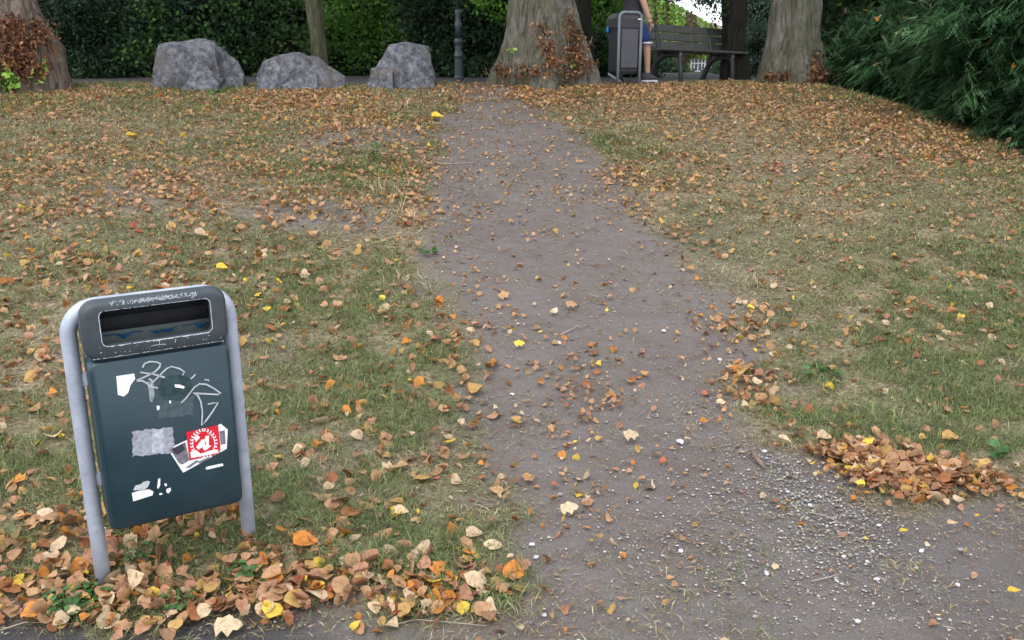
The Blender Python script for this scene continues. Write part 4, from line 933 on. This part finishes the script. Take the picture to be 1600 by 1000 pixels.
yew('yew_bush', 'tall yew boughs filling the background at upper right', [B(1340, 10, 17, 80, 60, 1), B(1400, 20, 16.5, 70, 50, 1), B(1560, -10, 15, 120, 60, 1), B(1310, 50, 16.5, 50, 40, .8)], 7000, [(.03, .065, .03), (.045, .09, .04), (.06, .12, .04)])
# shrubs behind the boulders
shrub('evergreen_shrub', 'near black evergreen shrub between the left trunk and the first boulder', [B(110, 60, 17, 90, 80), B(200, 70, 17.5, 80, 65), B(60, 10, 18, 110, 70), B(170, 0, 18.5, 110, 60), B(150, 105, 16.6, 70, 25)], 36000, .10, DARK+[(.03, .05, .04)], group='shrubs beyond the upper path', aspect=2.6, droop=.5)
shrub('evergreen_shrub', 'dark leafy shrub rising behind the first boulder', [B(300, 50, 17.5, 80, 80), B(390, 40, 18, 70, 80), B(340, -10, 18.5, 100, 60), B(440, 90, 17.5, 50, 45), B(260, 95, 17, 70, 35)], 24000, .10, DARK+MID+[(.10, .18, .06), (.07, .13, .07)], group='shrubs beyond the upper path')
shrub('evergreen_shrub', 'dark shrubs continuing left of the left trunk, at the edge of view', [B(-40, 40, 18, 110, 90), B(-180, 50, 18.5, 120, 90), B(-340, 60, 19, 130, 90), B(-500, 60, 19, 130, 100)], 20000, .11, DARK, group='shrubs beyond the upper path')
shrub('leafy_shrub', 'dark green shrub around the slim mossy trunk', [B(450, 30, 20.5, 50, 70), B(515, 70, 20.5, 40, 50), B(540, 105, 18.5, 60, 30), B(610, 105, 18.5, 60, 35)], 16000, .09, MID+BRIGHT[:2]+DARK[1:2], group='shrubs beyond the upper path')
shrub('leafy_shrub', 'bright fresh green shrub behind the gap between second and third boulder', [B(570, 30, 19.5, 60, 42), B(625, 15, 19.5, 55, 55), B(540, 55, 19.2, 42, 24), B(600, 60, 19, 50, 28), B(645, 45, 19.8, 35, 45)], 17000, .095, BRIGHT+MID[1:2], group='shrubs beyond the upper path')
shrub('evergreen_shrub', 'very dark shrub behind the lamp post', [B(690, 60, 18.5, 60, 75), B(760, 60, 18.5, 50, 75), B(730, -5, 19, 90, 60), B(670, 110, 17.5, 50, 25), B(750, 112, 17.2, 50, 20)], 20000, .09, DARK, group='shrubs beyond the upper path')
shrub('leafy_shrub', 'small bright spray of leaves left of the split trunk', [B(778, 5, 16.5, 26, 20), B(765, -10, 16.5, 30, 20)], 1800, .085, BRIGHT, group='shrubs beyond the upper path', stem=False)
shrub('leafy_shrub', 'bright green bush between the split trunk and the upper bin', [B(940, 22, 19, 32, 40), B(925, 5, 19.5, 30, 35), B(950, 50, 18.8, 22, 22)], 7000, .09, BRIGHT+MID[1:2], group='shrubs beyond the upper path')
shrub('evergreen_shrub', 'dark low bush behind the upper bin', [B(935, 88, 17.5, 40, 36), B(975, 100, 17.3, 36, 26), B(1000, 112, 17.0, 26, 14)], 8000, .075, DARK+MID[:1], group='shrubs beyond the upper path')
shrub('willowy_bush', 'grey green feathery bush left of the walker', [B(975, 15, 26, 24, 50), B(990, 60, 25, 24, 40)], 5000, .09, PALE, aspect=3.5, droop=1.)
shrub('pale_conifer', 'pale blue green bush between the dark and the grey trunk', [B(1185, 20, 24, 30, 45), B(1185, 75, 23, 28, 40), B(1190, 110, 20, 24, 20), B(1290, 70, 22, 30, 60), B(1168, 115, 21, 22, 14)], 16000, .10, PALE, aspect=3, droop=.9)
shrub('low_hedge', 'low green planting seen under the bench seat', [B(1030, 112, 22, 26, 16), B(1056, 118, 21, 22, 10), B(1132, 112, 22, 22, 17), B(1090, 125, 21, 24, 8), B(1150, 112, 23, 22, 14)], 9000, .07, MID+PALE+OLIVE[:1], 'hedge')
# leafy twig hanging in front of the sky
hang = shrub('hanging_branch', 'dark leafy twigs hanging against the white sky above the bench', [B(1115, 2, 15.2, 22, 16), B(1100, -12, 15.2, 34, 16), B(1048, -4, 15.2, 12, 12), B(1062, 4, 15.2, 6, 8), B(1125, 28, 15.1, 7, 14)], 620, .06, DARK, 'branch', stem=False, thick=1, clump=6)
for ch in list(hang.children):
    if ch.name.startswith('inner'): bpy.data.objects.remove(ch)
hb = np.array([[c_ for c_ in at(*p, 15.2)] for p in ((1128, -30), (1115, -4), (1100, 2), (1090, 8))])-np.array(hang.location)
add('twig', bmmesh('twig', tube([tuple(p) for p in hb], [.02, .014, .009, .004], 5)), barkd, hang)

# far wood behind everything, with a gap where the sky shows
bl = []
for a in np.linspace(-1.25, 1.25, 46):
    Y = 58+8*math.sin(a*17); X = math.tan(a)*60 if abs(a) < 1.1 else math.copysign(118+40*(abs(a)-1.1), a)
    px = toPx((X, Y, 3))[0]
    if 985 < px < 1160: continue
    bl.append((X, Y, 2.6, 4.2, 3, 5.5+1.5*math.sin(a*31)))
V, Fc, Cc = cloud(bl, 30000, .42, DARK+MID, clump=40)
fw = add('distant_wood', npmesh('distant_wood', V, Fc, Cc), foli); tag(fw, kind='stuff', label='dark line of distant woodland behind the park')
V, Fc = None, None
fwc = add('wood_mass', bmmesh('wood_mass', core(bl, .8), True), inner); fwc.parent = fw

# ------------------------------------------------------------------ ivy covered house in the gap
HY = 50.; hg = float(hs(at(1080, 100, HY)[0], HY)); hO = np.array([at(1060, 100, HY)[0], HY, hg])
house = empty('ivy_house', hO); tag(house, 'house with ivy covered gable and white window, far behind the bench', 'house')
def hp(px, py, Y=HY): p = at(px, py, Y)-hO; return p
wallm = plain('old_render', (.30, .29, .22), .9, .2, 3); roofm = plain('roof_tile', (.115, .105, .10), .85, .3, 6, .5); slate = plain('slate', (.17, .19, .24), .6, .2, 5); whitep = plain('white_paint', (.75, .75, .75), .5, .05, 8)
pk = hp(975, -25); er = hp(1127, 64); el = hp(850, 64); gz = -0.5
gab = [(el[0], gz), (er[0], gz), (er[0], er[2]), (pk[0], pk[2]), (el[0], el[2])]
# wall with a real window opening, in strips
w0 = hp(1078, 112); w1 = hp(1103, 90)
def wall_strip(x0, x1, z0, z1f):
    bm = bmesh.new(); f_ = z1f
    q = [(x0, 0, z0), (x1, 0, z0), (x1, 0, f_(x1)), (x0, 0, f_(x0))]; q2 = [(a, .3, c) for a, _, c in q]
    return loft([q2, q])
def rl(x): return el[2]+(pk[2]-el[2])*(x-el[0])/(pk[0]-el[0]) if x < pk[0] else er[2]+(pk[2]-er[2])*(x-er[0])/(pk[0]-er[0])
ws = [wall_strip(el[0], pk[0], gz, rl), wall_strip(pk[0], w0[0], gz, rl), wall_strip(w1[0], er[0], gz, rl), wall_strip(w0[0], w1[0], gz, lambda x: w0[2]), wall_strip(w0[0], w1[0], w1[2], rl)]
add('wall', bmmesh('wall', join(ws)), wallm, house)
add('wall', bmmesh('wall', box(er[0]-.3, er[0], .3, 8, gz, er[2])), wallm, house); add('wall', bmmesh('wall', box(el[0], el[0]+.3, .3, 8, gz, el[2])), wallm, house)
rf = [loft([[(pk[0], -.05, pk[2]+.1), (e_[0]+s_*.1, -.05, e_[2]-.1), (e_[0]+s_*.1, -.05, e_[2]-.02), (pk[0], -.05, pk[2]+.18)], [(pk[0], 8, pk[2]+.1), (e_[0]+s_*.4, 8, e_[2]-.3), (e_[0]+s_*.4, 8, e_[2]-.15), (pk[0], 8, pk[2]+.28)]]) for e_, s_ in ((er, 1), (el, -1))]
add('roof', bmmesh('roof', join(rf)), roofm, house)
win = add('window', bmmesh('window', join([box(w0[0], w1[0], -.06, .02, w0[2], w0[2]+.07), box(w0[0], w1[0], -.06, .02, w1[2]-.07, w1[2]), box(w0[0], w0[0]+.07, -.06, .02, w0[2]+.07, w1[2]-.07), box(w1[0]-.07, w1[0], -.06, .02, w0[2]+.07, w1[2]-.07)])), whitep, house)
ww = w1[0]-w0[0]
for i in (1, 2, 3): add('glazing_bar', bmmesh('glazing_bar', box(w0[0]+ww*i/4-.02, w0[0]+ww*i/4+.02, -.05, .0, w0[2]+.07, w1[2]-.07)), whitep, win)
zm = w0[2]+(w1[2]-w0[2])*.6
for i in range(4): add('glazing_bar', bmmesh('glazing_bar', box(w0[0]+ww*i/4+.02+(.05 if i == 0 else 0), w0[0]+ww*(i+1)/4-.02-(.05 if i == 3 else 0), -.045, -.005, zm-.02, zm+.02)), whitep, win)
glass = plain('window_glass', (.05, .07, .10), .1, .2, 2)
add('pane', bmmesh('pane', box(w0[0]+.05, w1[0]-.05, .03, .04, w0[2]+.05, w1[2]-.05)), glass, win)
add('sill', bmmesh('sill', box(w0[0]-.1, w1[0]+.1, -.16, -.07, w0[2]-.13, w0[2]-.03)), whitep, win)
q0 = hp(1066, 84); q1 = hp(1092, 74)
add('porch_roof', bmmesh('porch_roof', loft([[(q0[0], -.9, q0[2]), (q1[0], -.9, q0[2]), (q1[0], -.02, q1[2]), (q0[0], -.02, q1[2])], [(q0[0], -.9, q0[2]+.06), (q1[0], -.9, q0[2]+.06), (q1[0], -.02, q1[2]+.06), (q0[0], -.02, q1[2]+.06)]])), slate, house)
# ivy: leaves all over the gable wall
ni = 26000; ix = rng.uniform(el[0], er[0]+.3, ni); iz = gz+rng.random(ni)*(np.array([rl(x) for x in np.clip(ix, el[0], er[0])])-gz+.55)
ok = ~((ix > w0[0]-.12) & (ix < w1[0]+.12) & (iz > w0[2]-.15) & (iz < w1[2]+.05)) & ~((ix > q0[0]) & (ix < q1[0]) & (iz > q0[2]) & (iz < q1[2]+.1)); ix, iz = ix[ok], iz[ok]; ni = len(ix)
iy = -.04-.32*fbm(ix*3, iz*.7, 1, 3)*rng.random(ni); sdir = rng.normal(size=(ni, 3))*[1, .4, .5]; dn = np.stack([rng.normal(0, .3, ni), -.35+0*ix, -1+0*ix], 1)
L_ = rng.uniform(.12, .24, ni)[:, None]; p = np.stack([ix, iy, iz], 1); dn /= np.linalg.norm(dn, axis=1)[:, None]; sdir /= np.linalg.norm(sdir, axis=1)[:, None]
V = np.stack([p, p+dn*L_*.5-sdir*L_*.4, p+dn*L_, p+dn*L_*.5+sdir*L_*.4], 1).reshape(-1, 3); o4 = np.arange(ni)*4
strk = fbm(ix*2.5, iz*.35, 1.2, 3, 8)[:, None]
pc = np.array(OLIVE+BRIGHT[:1])[rng.integers(0, 5, ni)]*(.75+1.4*strk); pc = np.where((strk < .40), np.array([[.11, .09, .045]]), pc)
add('ivy', npmesh('ivy', V, np.stack([o4, o4+1, o4+2, o4+3], 1), np.repeat(pc, 4, 0)), foli, house)
# tiled wing behind
w_ = empty('tiled_house', at(1105, 60, 62)*[1, 1, 0]+np.array([0, 0, -1.2])); tag(w_, 'brown tiled roof of a second house, right of the ivy gable', 'house')
o_ = np.array(w_.location); a_ = at(1040, 36, 62)-o_; b1 = at(1118, 34, 62)-o_; c_ = at(1150, 62, 62)-o_; d_ = at(1010, 62, 62)-o_
add('roof', bmmesh('roof', loft([[(d_[0], -3, d_[2]), (c_[0], -3, c_[2]), (c_[0], 5, c_[2]), (d_[0], 5, d_[2])], [(a_[0], .8, a_[2]), (b1[0], .8, b1[2]), (b1[0], 1.2, b1[2]), (a_[0], 1.2, a_[2])]])), plain('brown_tile', (.16, .13, .10), .9, .25, 3), w_)
add('wall', bmmesh('wall', box(d_[0]+.4, c_[0]-.4, -2.6, 4.6, -1, c_[2])), wallm, w_)
add('chimney', bmmesh('chimney', box(b1[0]-1.6, b1[0]-1.0, .7, 1.3, b1[2]-1, b1[2]+.4)), wallm, w_)

# ------------------------------------------------------------------ lamp post
lp = ground(717, 124); LY = 14.6; lx0 = at(717, 122, LY); lz0 = float(hs(lx0[0], LY)); iron = plain('painted_iron', (.026, .042, .046), .4, .3, 20, .1)
lamp = empty('street_lamp', (lx0[0], LY, lz0)); tag(lamp, 'dark cast iron lamp post with ringed base beside the upper path', 'lamp post')
add('base', bmmesh('base', lathe([(0.074, -.05), (0.074, .04), (0.065, .06), (0.061, .30), (0.066, .33), (0.072, .35), (0.062, .38), (0.053, .42), (0.051, .50), (0.061, .53), (0.066, .56), (0.055, .60)], 24, .05)), iron, lamp)
add('collar', bmmesh('collar', lathe([(0.047, .60), (0.045, .74), (0.051, .76), (0.055, .79), (0.047, .82), (0.039, .86), (0.041, .93), (0.047, .96), (0.045, .99), (0.034, 1.02)], 16), True), iron, lamp)
add('post', bmmesh('post', lathe([(0.031, 1.02), (0.028, 2.4), (0.023, 3.6), (0.023, 3.7)], 12), True), iron, lamp)
add('lantern', bmmesh('lantern', lathe([(.05, 3.7), (.10, 3.75), (.17, 4.1), (.19, 4.12), (.12, 4.28), (.03, 4.34), (.02, 4.42)], 6)), iron, lamp)

# ------------------------------------------------------------------ upper litter bin, seen from behind
g2 = at(982, 123, 13.35); bx0, by0 = g2[0], 13.35; bz0 = float(hs(bx0, by0))
bin2 = empty('litter_bin', (bx0, by0, bz0), math.radians(24)); tag(bin2, 'dark grey litter bin on the crest beside the bench, seen from behind', 'litter bin')
dgrey = plain('dark_grey_enamel', (.03, .03, .037), .5, .2, 6); lgrey = plain('dusty_grey_panel', (.07, .07, .082), .55, .15, 5)
h2, w22, r2 = .98, .175, .075; arc2 = [(-(w22-r2)-r2*math.cos(math.radians(90*i/6)), 0, h2-r2+r2*math.sin(math.radians(90*i/6))) for i in range(7)]
add('frame', bmmesh('frame', tube([(-w22, 0, -.2), (-w22, 0, .5)]+arc2+[(-p[0], 0, p[2]) for p in arc2[::-1]]+[(w22, 0, .5), (w22, 0, -.2)], .021, 12), True), plain('dull_galvanised', (.17, .195, .22), .6, .2, 12, .1, .2), bin2)
bb = loft([[(x, y, .16) for x, y in rrect(.30, .24, .03, 0, .16)], [(x, y, .20) for x, y in rrect(.34, .28, .04, 0, .16)], [(x, y, .78) for x, y in rrect(.36, .30, .04, 0, .16)]])
add('body', bmmesh('body', bb), dgrey, bin2)
add('back_panel', bmmesh('back_panel', box(-.13, .13, -.004, .012, .25, .76, .003)), lgrey, bin2)
hb_ = loft([[(x, y, .78) for x, y in rrect(.40, .34, .04, 0, .17)], [(x, y, .90) for x, y in rrect(.40, .34, .05, 0, .17)], [(x, y, .97) for x, y in rrect(.34, .24, .05, 0, .13)]])
add('hood', bmmesh('hood', hb_), dgrey, bin2)
bg2 = add('bin_bag', bmmesh('bin_bag', tube([(-.20, .26, .80), (-.205, .27, .74), (-.20, .26, .69)], [.012, .03, .006], 6), True), bag, bin2)
add('hood_label', bmmesh('hood_label', box(.11, .16, -.018, -.0165, .885, .90)), paper, bin2)

# ------------------------------------------------------------------ bench
benchm = plain('weathered_bench_slat', (.085, .085, .078), .75, .25, 9, .3); castm = plain('cast_iron_dark', (.035, .04, .04), .5, .2, 20)
bc = at(1084, 123, 14.75); bzz = float(hs(bc[0], 14.75)); BR = math.radians(40)
bench = empty('park_bench', (bc[0], 14.75, bzz), BR); tag(bench, 'weathered wooden park bench with arched cast legs facing right', 'bench'); bench.rotation_euler = (0, math.radians(1.8), BR)
# local: x along, front = -y
for i in range(3):
    o = add('back_slat', bmmesh('back_slat', box(-.98, .98, -.014, .014, -.055, .055, .006)), benchm, bench, (0, .24+.028*i, .50+.122*i)); o.rotation_euler = (math.radians(-12), 0, 0)
for i in range(4):
    add('seat_slat', bmmesh('seat_slat', box(-.98, .98, -.048, .048, -.017, .017, .005)), benchm, bench, (0, .14-.115*i, .405+.008*i))
def arch(x):
    def bar(p, q, w_): return tube([(x, *p_) for p_ in p], q, 6)
    bms = [tube([(x, .36, -.1), (x, .30, .08), (x, .22, .26), (x, .20, .42), (x, .25, .60), (x, .30, .78)], [.045, .042, .042, .042, .034, .026], 8),
           tube([(x, -.27, -.1), (x, -.25, .15), (x, -.22, .33), (x, -.23, .385)], [.036, .034, .038, .036], 8),
           tube([(x, .27, .14), (x, .20, .27), (x, .08, .34), (x, -.08, .355), (x, -.19, .33), (x, -.25, .22)], [.035, .042, .044, .036, .034, .02], 8),
           tube([(x, .20, .385), (x, 0, .383), (x, -.24, .388)], .016, 6)]
    return join(bms)
for x in (-.62, .62): add('leg_frame', bmmesh('leg_frame', arch(x), True), castm, bench)

# ------------------------------------------------------------------ person walking behind the bin
PY = 13.9; pc0 = at(985, 121, PY); pz0 = float(hs(pc0[0], PY))
person = empty('person', (pc0[0], PY, pz0)); tag(person, 'person walking in dark top, blue shorts and dark trainers behind the upper bin', 'person')
skin = plain('skin', (.46, .27, .20), .55, .08, 10)
def skinmesh(name, verts, edges, radii, m, parent, sub=2, root=0):
    me = bpy.data.meshes.new(name); me.from_pydata(verts, edges, []); o = add(name, me, m, parent)
    md = o.modifiers.new('skin', 'SKIN'); md.use_smooth_shade = True
    if not me.skin_vertices: me.skin_vertices.new()
    for i, rd in enumerate(radii):
        rd = rd if hasattr(rd, '__len__') else (rd, rd); me.skin_vertices[0].data[i].radius = rd
    for i in range(len(verts)): me.skin_vertices[0].data[i].use_root = (i == root)
    s_ = o.modifiers.new('sub', 'SUBSURF'); s_.levels = sub; s_.render_levels = sub
    return o
# facing +x; near side (viewer) is -y
Vb = [(.0, 0, .95), (.0, 0, 1.12), (.01, 0, 1.30), (.02, 0, 1.43), (.03, 0, 1.50), (.05, 0, 1.58), (.06, 0, 1.68),       # 0-6 spine, neck, head
      (.05, -.09, .88), (.21, -.09, .50), (.235, -.09, .12), (.23, -.09, .05), (.31, -.09, .03),   # 7-11 near leg forward
      (-.05, .09, .88), (-.12, .09, .50), (-.20, .09, .17), (-.22, .09, .09), (-.15, .09, .03),                # 12-16 far leg trailing, heel up
      (.02, -.19, 1.41), (.10, -.23, 1.13), (.20, -.22, .88), (.23, -.22, .80),                      # 17-20 near arm
      (.02, .19, 1.41), (-.06, .24, 1.15), (.04, .22, .93), (.07, .21, .85)]                         # 21-24 far arm
Eb = [(0, 1), (1, 2), (2, 3), (3, 4), (4, 5), (5, 6), (0, 7), (7, 8), (8, 9), (9, 10), (10, 11), (0, 12), (12, 13), (13, 14), (14, 15), (15, 16), (3, 17), (17, 18), (18, 19), (19, 20), (3, 21), (21, 22), (22, 23), (23, 24)]
Rb = [(.11, .09), (.10, .09), (.12, .09), (.09, .08), .055, .075, .085, .085, .058, .036, .04, .03, .085, .058, .036, .04, .03, .058, .050, .038, .038, .058, .050, .038, .038]
skinmesh('body', Vb, Eb, Rb, skin, person)
for s_, hx, hz, yy in ((-1, .23, .80, -.22), (1, .07, .85, .21)):       # fingers
    for k_ in range(4):
        yk = yy-.018+.012*k_; L = (.062, .072, .068, .052)[k_]
        skinmesh('finger', [(hx, yk, hz), (hx+.008, yk, hz-.035), (hx+.004, yk, hz-.035-L*.5), (hx-.008, yk, hz-.035-L)], [(0, 1), (1, 2), (2, 3)], [.011, .009, .008, .006], skin, person, 1)
    skinmesh('thumb', [(hx+.01, yy, hz+.005), (hx+.036, yy-.01, hz-.02), (hx+.038, yy-.008, hz-.05)], [(0, 1), (1, 2)], [.012, .010, .008], skin, person, 1)
shirt = plain('dark_shirt', (.028, .028, .034), .9, .25, 10, .3); shorts = plain('blue_shorts', (.02, .05, .20), .85, .2, 10, .3); hairm = plain('brown_hair', (.05, .03, .02), .7, .3, 60, .6)
def ell(cx, cy, rx, ry, z, k=20): return [(cx+rx*math.cos(2*math.pi*i/k), cy+ry*math.sin(2*math.pi*i/k), z) for i in range(k)]
sh_t = loft([ell(0, 0, .150, .185, .88), ell(0, 0, .145, .180, 1.0), ell(.01, 0, .135, .170, 1.15), ell(.01, 0, .145, .195, 1.32), ell(.02, 0, .12, .185, 1.42), ell(.02, 0, .075, .10, 1.475)])
add('shirt', bmmesh('shirt', join([sh_t, tube([(.02, -.15, 1.41), (.05, -.215, 1.30), (.085, -.235, 1.19)], [.075, .075, .07], 12), tube([(.02, .15, 1.41), (-.01, .22, 1.30), (-.045, .24, 1.2)], [.075, .075, .07], 12)]), True), shirt, person)
add('shorts', bmmesh('shorts', join([loft([ell(0, 0, .142, .172, .99), ell(0, 0, .15, .18, .90), ell(0, 0, .15, .18, .80)]), tube([(.0, -.085, .88), (.10, -.09, .72), (.19, -.09, .545)], [.105, .10, .088], 14), tube([(.0, .085, .88), (-.06, .09, .72), (-.115, .09, .555)], [.105, .10, .088], 14)]), True), shorts, person)
whitef = plain('white_trim', (.6, .62, .66), .7, .08, 10); shoem = plain('dark_shoe', (.02, .02, .024), .6, .2, 20)
for (x, y, z, tx) in ((.195, -.09, .54, .03), (-.115, .09, .55, -.03)):
    add('hem', bmmesh('hem', lathe([(.092, -.012), (.094, .012)], 20), True), whitef, person, (x, y, z))
for x, y, z, rot in ((.265, -.09, .045, 0), (-.195, .09, .075, .55)):
    s_ = loft([[(a*.5, b_, -.045) for a, b_ in rrect(.48, .085, .04)], [(a*.5, b_, -.015) for a, b_ in rrect(.50, .09, .044)]])
    sh_ = loft([[(a*.5, b_, -.015) for a, b_ in rrect(.49, .086, .042)], [(a*.5, b_, .012) for a, b_ in rrect(.48, .082, .04)], [(a*.40-.02, b_, .04) for a, b_ in rrect(.46, .075, .036)], [(a*.24-.05, b_, .085) for a, b_ in rrect(.42, .074, .036)]])
    q = add('shoe', bmmesh('shoe', sh_, True), shoem, person, (x, y, z)); q.rotation_euler = (0, rot, 0)
    add('sole', bmmesh('sole', s_), whitef, q)
bm = bmesh.new(); bmesh.ops.create_uvsphere(bm, u_segments=20, v_segments=14, radius=.105)
for v_ in bm.verts:
    v_.co.z *= 1.12; v_.co.x *= 1.05
    if v_.co.x > .03 and v_.co.z < .04: v_.co *= .72
add('hair', bmmesh('hair', bm, True), hairm, person, (.045, 0, 1.69))
bm = bmesh.new(); bmesh.ops.create_cone(bm, segments=6, radius1=.016, radius2=.006, depth=.03)
q = add('nose', bmmesh('nose', bm, True), skin, person, (.155, 0, 1.655)); q.rotation_euler = (0, 1.3, 0)
for s_ in (-1, 1):
    bm = bmesh.new(); bmesh.ops.create_uvsphere(bm, u_segments=10, v_segments=8, radius=.012); add('eye', bmmesh('eye', bm, True), whitef, person, (.135, s_*.032, 1.685))
    bm = bmesh.new(); bmesh.ops.create_uvsphere(bm, u_segments=10, v_segments=8, radius=.03)
    for v_ in bm.verts: v_.co.y *= .35; v_.co.x *= .6
    add('ear', bmmesh('ear', bm, True), skin, person, (.05, s_*.094, 1.67))
add('mouth', bmmesh('mouth', box(-.004, .004, -.022, .022, -.005, .005, .002)), plain('lips', (.35, .12, .10), .5, .1, 20), person, (.143, 0, 1.615))
add('bracelet', bmmesh('bracelet', tube([(.205+.034*math.cos(a), -.221+.034*math.sin(a), .872) for a in [i*math.pi/6 for i in range(13)]], .005, 5)), shoem, person)

# ------------------------------------------------------------------ weeds, tufts and twigs
wg = [(.08, .19, .06), (.06, .15, .045), (.11, .23, .08)]
weedm = leafmat('weed_leaf', 'attr', .3, .5, 30)
def weed(px, py, n_, rad, size, h_, label, name='weed_plant', pal=wg):
    g_ = ground(px, py); o = empty(name, g_); tag(o, label, 'weed')
    VV, FF, CC = [], [], []; bms = []; c_ = 0
    for i in range(n_):
        a = random.uniform(0, 6.28); rr = rad*math.sqrt(random.random()); zz = h_*random.uniform(.4, 1); L = size*random.uniform(.6, 1.2)
        cx, cy = rr*math.cos(a), rr*math.sin(a); az = random.uniform(0, 6.28); tl = random.uniform(-.5, .5)
        pts = [(0, 0), (.28, -.42), (.72, -.40), (1, 0), (.72, .40), (.28, .42)]
        ctr = len(VV); 
        for u, w_ in pts+[(.5, 0)]:
            x = cx+L*(u*math.cos(az)-w_*math.sin(az)); y = cy+L*(u*math.sin(az)+w_*math.cos(az)); VV.append((x, y, zz+L*u*tl+(.12*L*abs(w_)*2 if (u, w_) != (.5, 0) else 0)))
        for j in range(6): FF.append((ctr+6, ctr+j, ctr+(j+1) % 6))
        c = np.array(random.choice(pal))*random.uniform(.8, 1.2); CC += [c]*7
        if i % 2 == 0: bms.append(tube([(cx*.5, cy*.5, -.005), (cx, cy, zz)], .0014, 4, False))
    add('leaves', npmesh('leaves', np.array(VV), np.array(FF), np.array(CC)), weedm, o); add('stem', bmmesh('stem', join(bms)), weedm2, o)
weedm2 = plain('weed_stem', (.09, .2, .05), .6, .2, 30)
weed(118, 948, 110, .085, .024, .045, 'dense clump of clover green leaves at the lower left corner')
weed(285, 945, 50, .07, .022, .04, 'green leafy weed in front of the bin, left of its right post')
weed(385, 905, 40, .05, .024, .05, 'small green weed right of the gap between the bin feet')
weed(215, 880, 20, .05, .026, .05, 'small green weed at the foot of the left bin post')
weed(1290, 585, 16, .10, .045, .03, 'flat rosette of green leaves at the left part of the right lawn')
weed(588, 252, 18, .06, .055, .16, 'upright green sprig at the left edge of the upper path')
weed(1562, 714, 10, .03, .045, .05, 'bright green weed at the right end of the leaf pile')
weed(670, 397, 16, .07, .04, .04, 'small green weed on the left margin of the path')
weed(345, 146, 26, .2, .07, .06, 'green leaves at the foot of the first boulder')
weed(426, 138, 14, .06, .08, .10, 'pale green seedling in front of the middle boulder', pal=LIMEC)
def tuft(px, py, n_, h_, rad, label, green=False, w0=.004):
    g_ = ground(px, py); base = np.stack([rng.normal(0, rad, n_), rng.normal(0, rad, n_), np.full(n_, -.01)], 1)
    V, Fc = ribbons(base, rng.uniform(0, 6.28, n_), rng.uniform(.5, 1.5, n_), rng.uniform(.5, 1.1, n_)*h_, np.full(n_, w0), rng.uniform(.1, .9, n_))
    pal = GREEN*1.25 if green else STRAW*1.35; cc = pal[rng.integers(0, 4, n_)]
    o = add('grass_tuft', npmesh('grass_tuft', V, Fc, np.repeat(cc, 4, 0)), bpy.data.materials['grass_blades'], None, g_); tag(o, label, 'grass tuft')
tuft(602, 300, 60, .22, .10, 'tall dry straw tuft on the left bank of the upper path', w0=.006); tuft(628, 335, 60, .16, .10, 'lower dry tuft just below the tall straw tuft', w0=.006); tuft(625, 445, 60, .12, .10, 'dry grass tuft where the left lawn meets the middle path', w0=.005)
tuft(612, 166, 90, .16, .25, 'bleached dry grass below the third boulder', w0=.008); tuft(1180, 440, 70, .12, .15, 'straw coloured tuft on the right side of the path', w0=.005)
tuft(380, 890, 60, .09, .04, 'green grass tuft between the bin and the lower lawn', True); tuft(1360, 640, 120, .09, .10, 'lush green tuft above the leaf pile', True); tuft(1260, 655, 110, .08, .10, 'green tuft at the tip of the right lawn', True)
tuft(640, 940, 120, .07, .08, 'green tuft at the bottom of the left lawn', True); tuft(760, 905, 130, .08, .09, 'green tuft beside the lower left edge of the path', True); tuft(1490, 650, 130, .09, .14, 'green tuft right of the lush one above the leaf pile', True)
twm = plain('dead_twig', (.17, .12, .09), .85, .3, 20)
def twig(pl, rad, label, m=twm, name='twig'):
    P3 = []
    for px, py in pl: g_ = ground(px, py); P3.append((g_[0], g_[1], g_[2]+rad*.2))
    c_ = np.mean(P3, 0); o = add(name, bmmesh(name, tube([tuple(np.array(p)-c_) for p in P3], [rad]*(len(P3)-1)+[rad*.5], 6), True), m, None, c_); tag(o, label, 'twig')
pale = plain('pale_dead_twig', (.36, .29, .23), .8, .2, 20)
twig([(1175, 706), (1183, 718), (1194, 732)], .011, 'short thick piece of bark at the corner of the right lawn', name='bark_piece')
twig([(1035, 828), (1065, 838), (1095, 850), (1112, 862)], .0022, 'thin twig slanting across the path mouth')
twig([(1268, 908), (1295, 902), (1318, 895)], .002, 'pale stalk on the path below the gravel', pale)
twig([(1120, 805), (1160, 812), (1196, 826)], .0018, 'thin dark twig above the path mouth, left of the gravel')
twig([(1262, 800), (1290, 806), (1315, 818)], .002, 'pale twig lying over the gravel spill', pale)
twig([(620, 975), (650, 968), (700, 972), (760, 978)], .0018, 'long thin pale stalk along the bottom edge', pale)
twig([(1400, 690), (1430, 708), (1470, 718), (1540, 734)], .0022, 'long pale stalk over the leaf pile', pale)
twig([(875, 523), (890, 516), (905, 508)], .003, 'forked pale twig on the middle path', pale)
twig([(820, 507), (850, 504), (880, 508)], .003, 'dark twig lying across the middle path')
twig([(900, 410), (930, 414), (960, 412)], .0035, 'thin twig on the upper right of the path')
twig([(660, 253), (700, 256), (740, 254)], .004, 'long thin twig crossing the upper path', pale)
twig([(560, 795), (590, 772), (640, 770)], .0022, 'pale stalk in the lower left lawn', pale)
twig([(0, 985), (40, 972), (110, 975)], .002, 'pale stalk on the dark tarmac at lower left', pale)

for o in COL.objects:
    if o.name.startswith('grass_tuft') and 'kind' in o: del o['kind']
    if o.parent is not None and o.name.split('.')[0] in ('foliage', 'crown', 'inner_shade_core', 'wreath_emblem', 'worn_edge', 'scratched_lettering', 'graffiti_tag', 'ivy', 'leaves', 'wood_mass', 'stem', 'grass_tuft'): o['kind'] = 'stuff'
print('done')
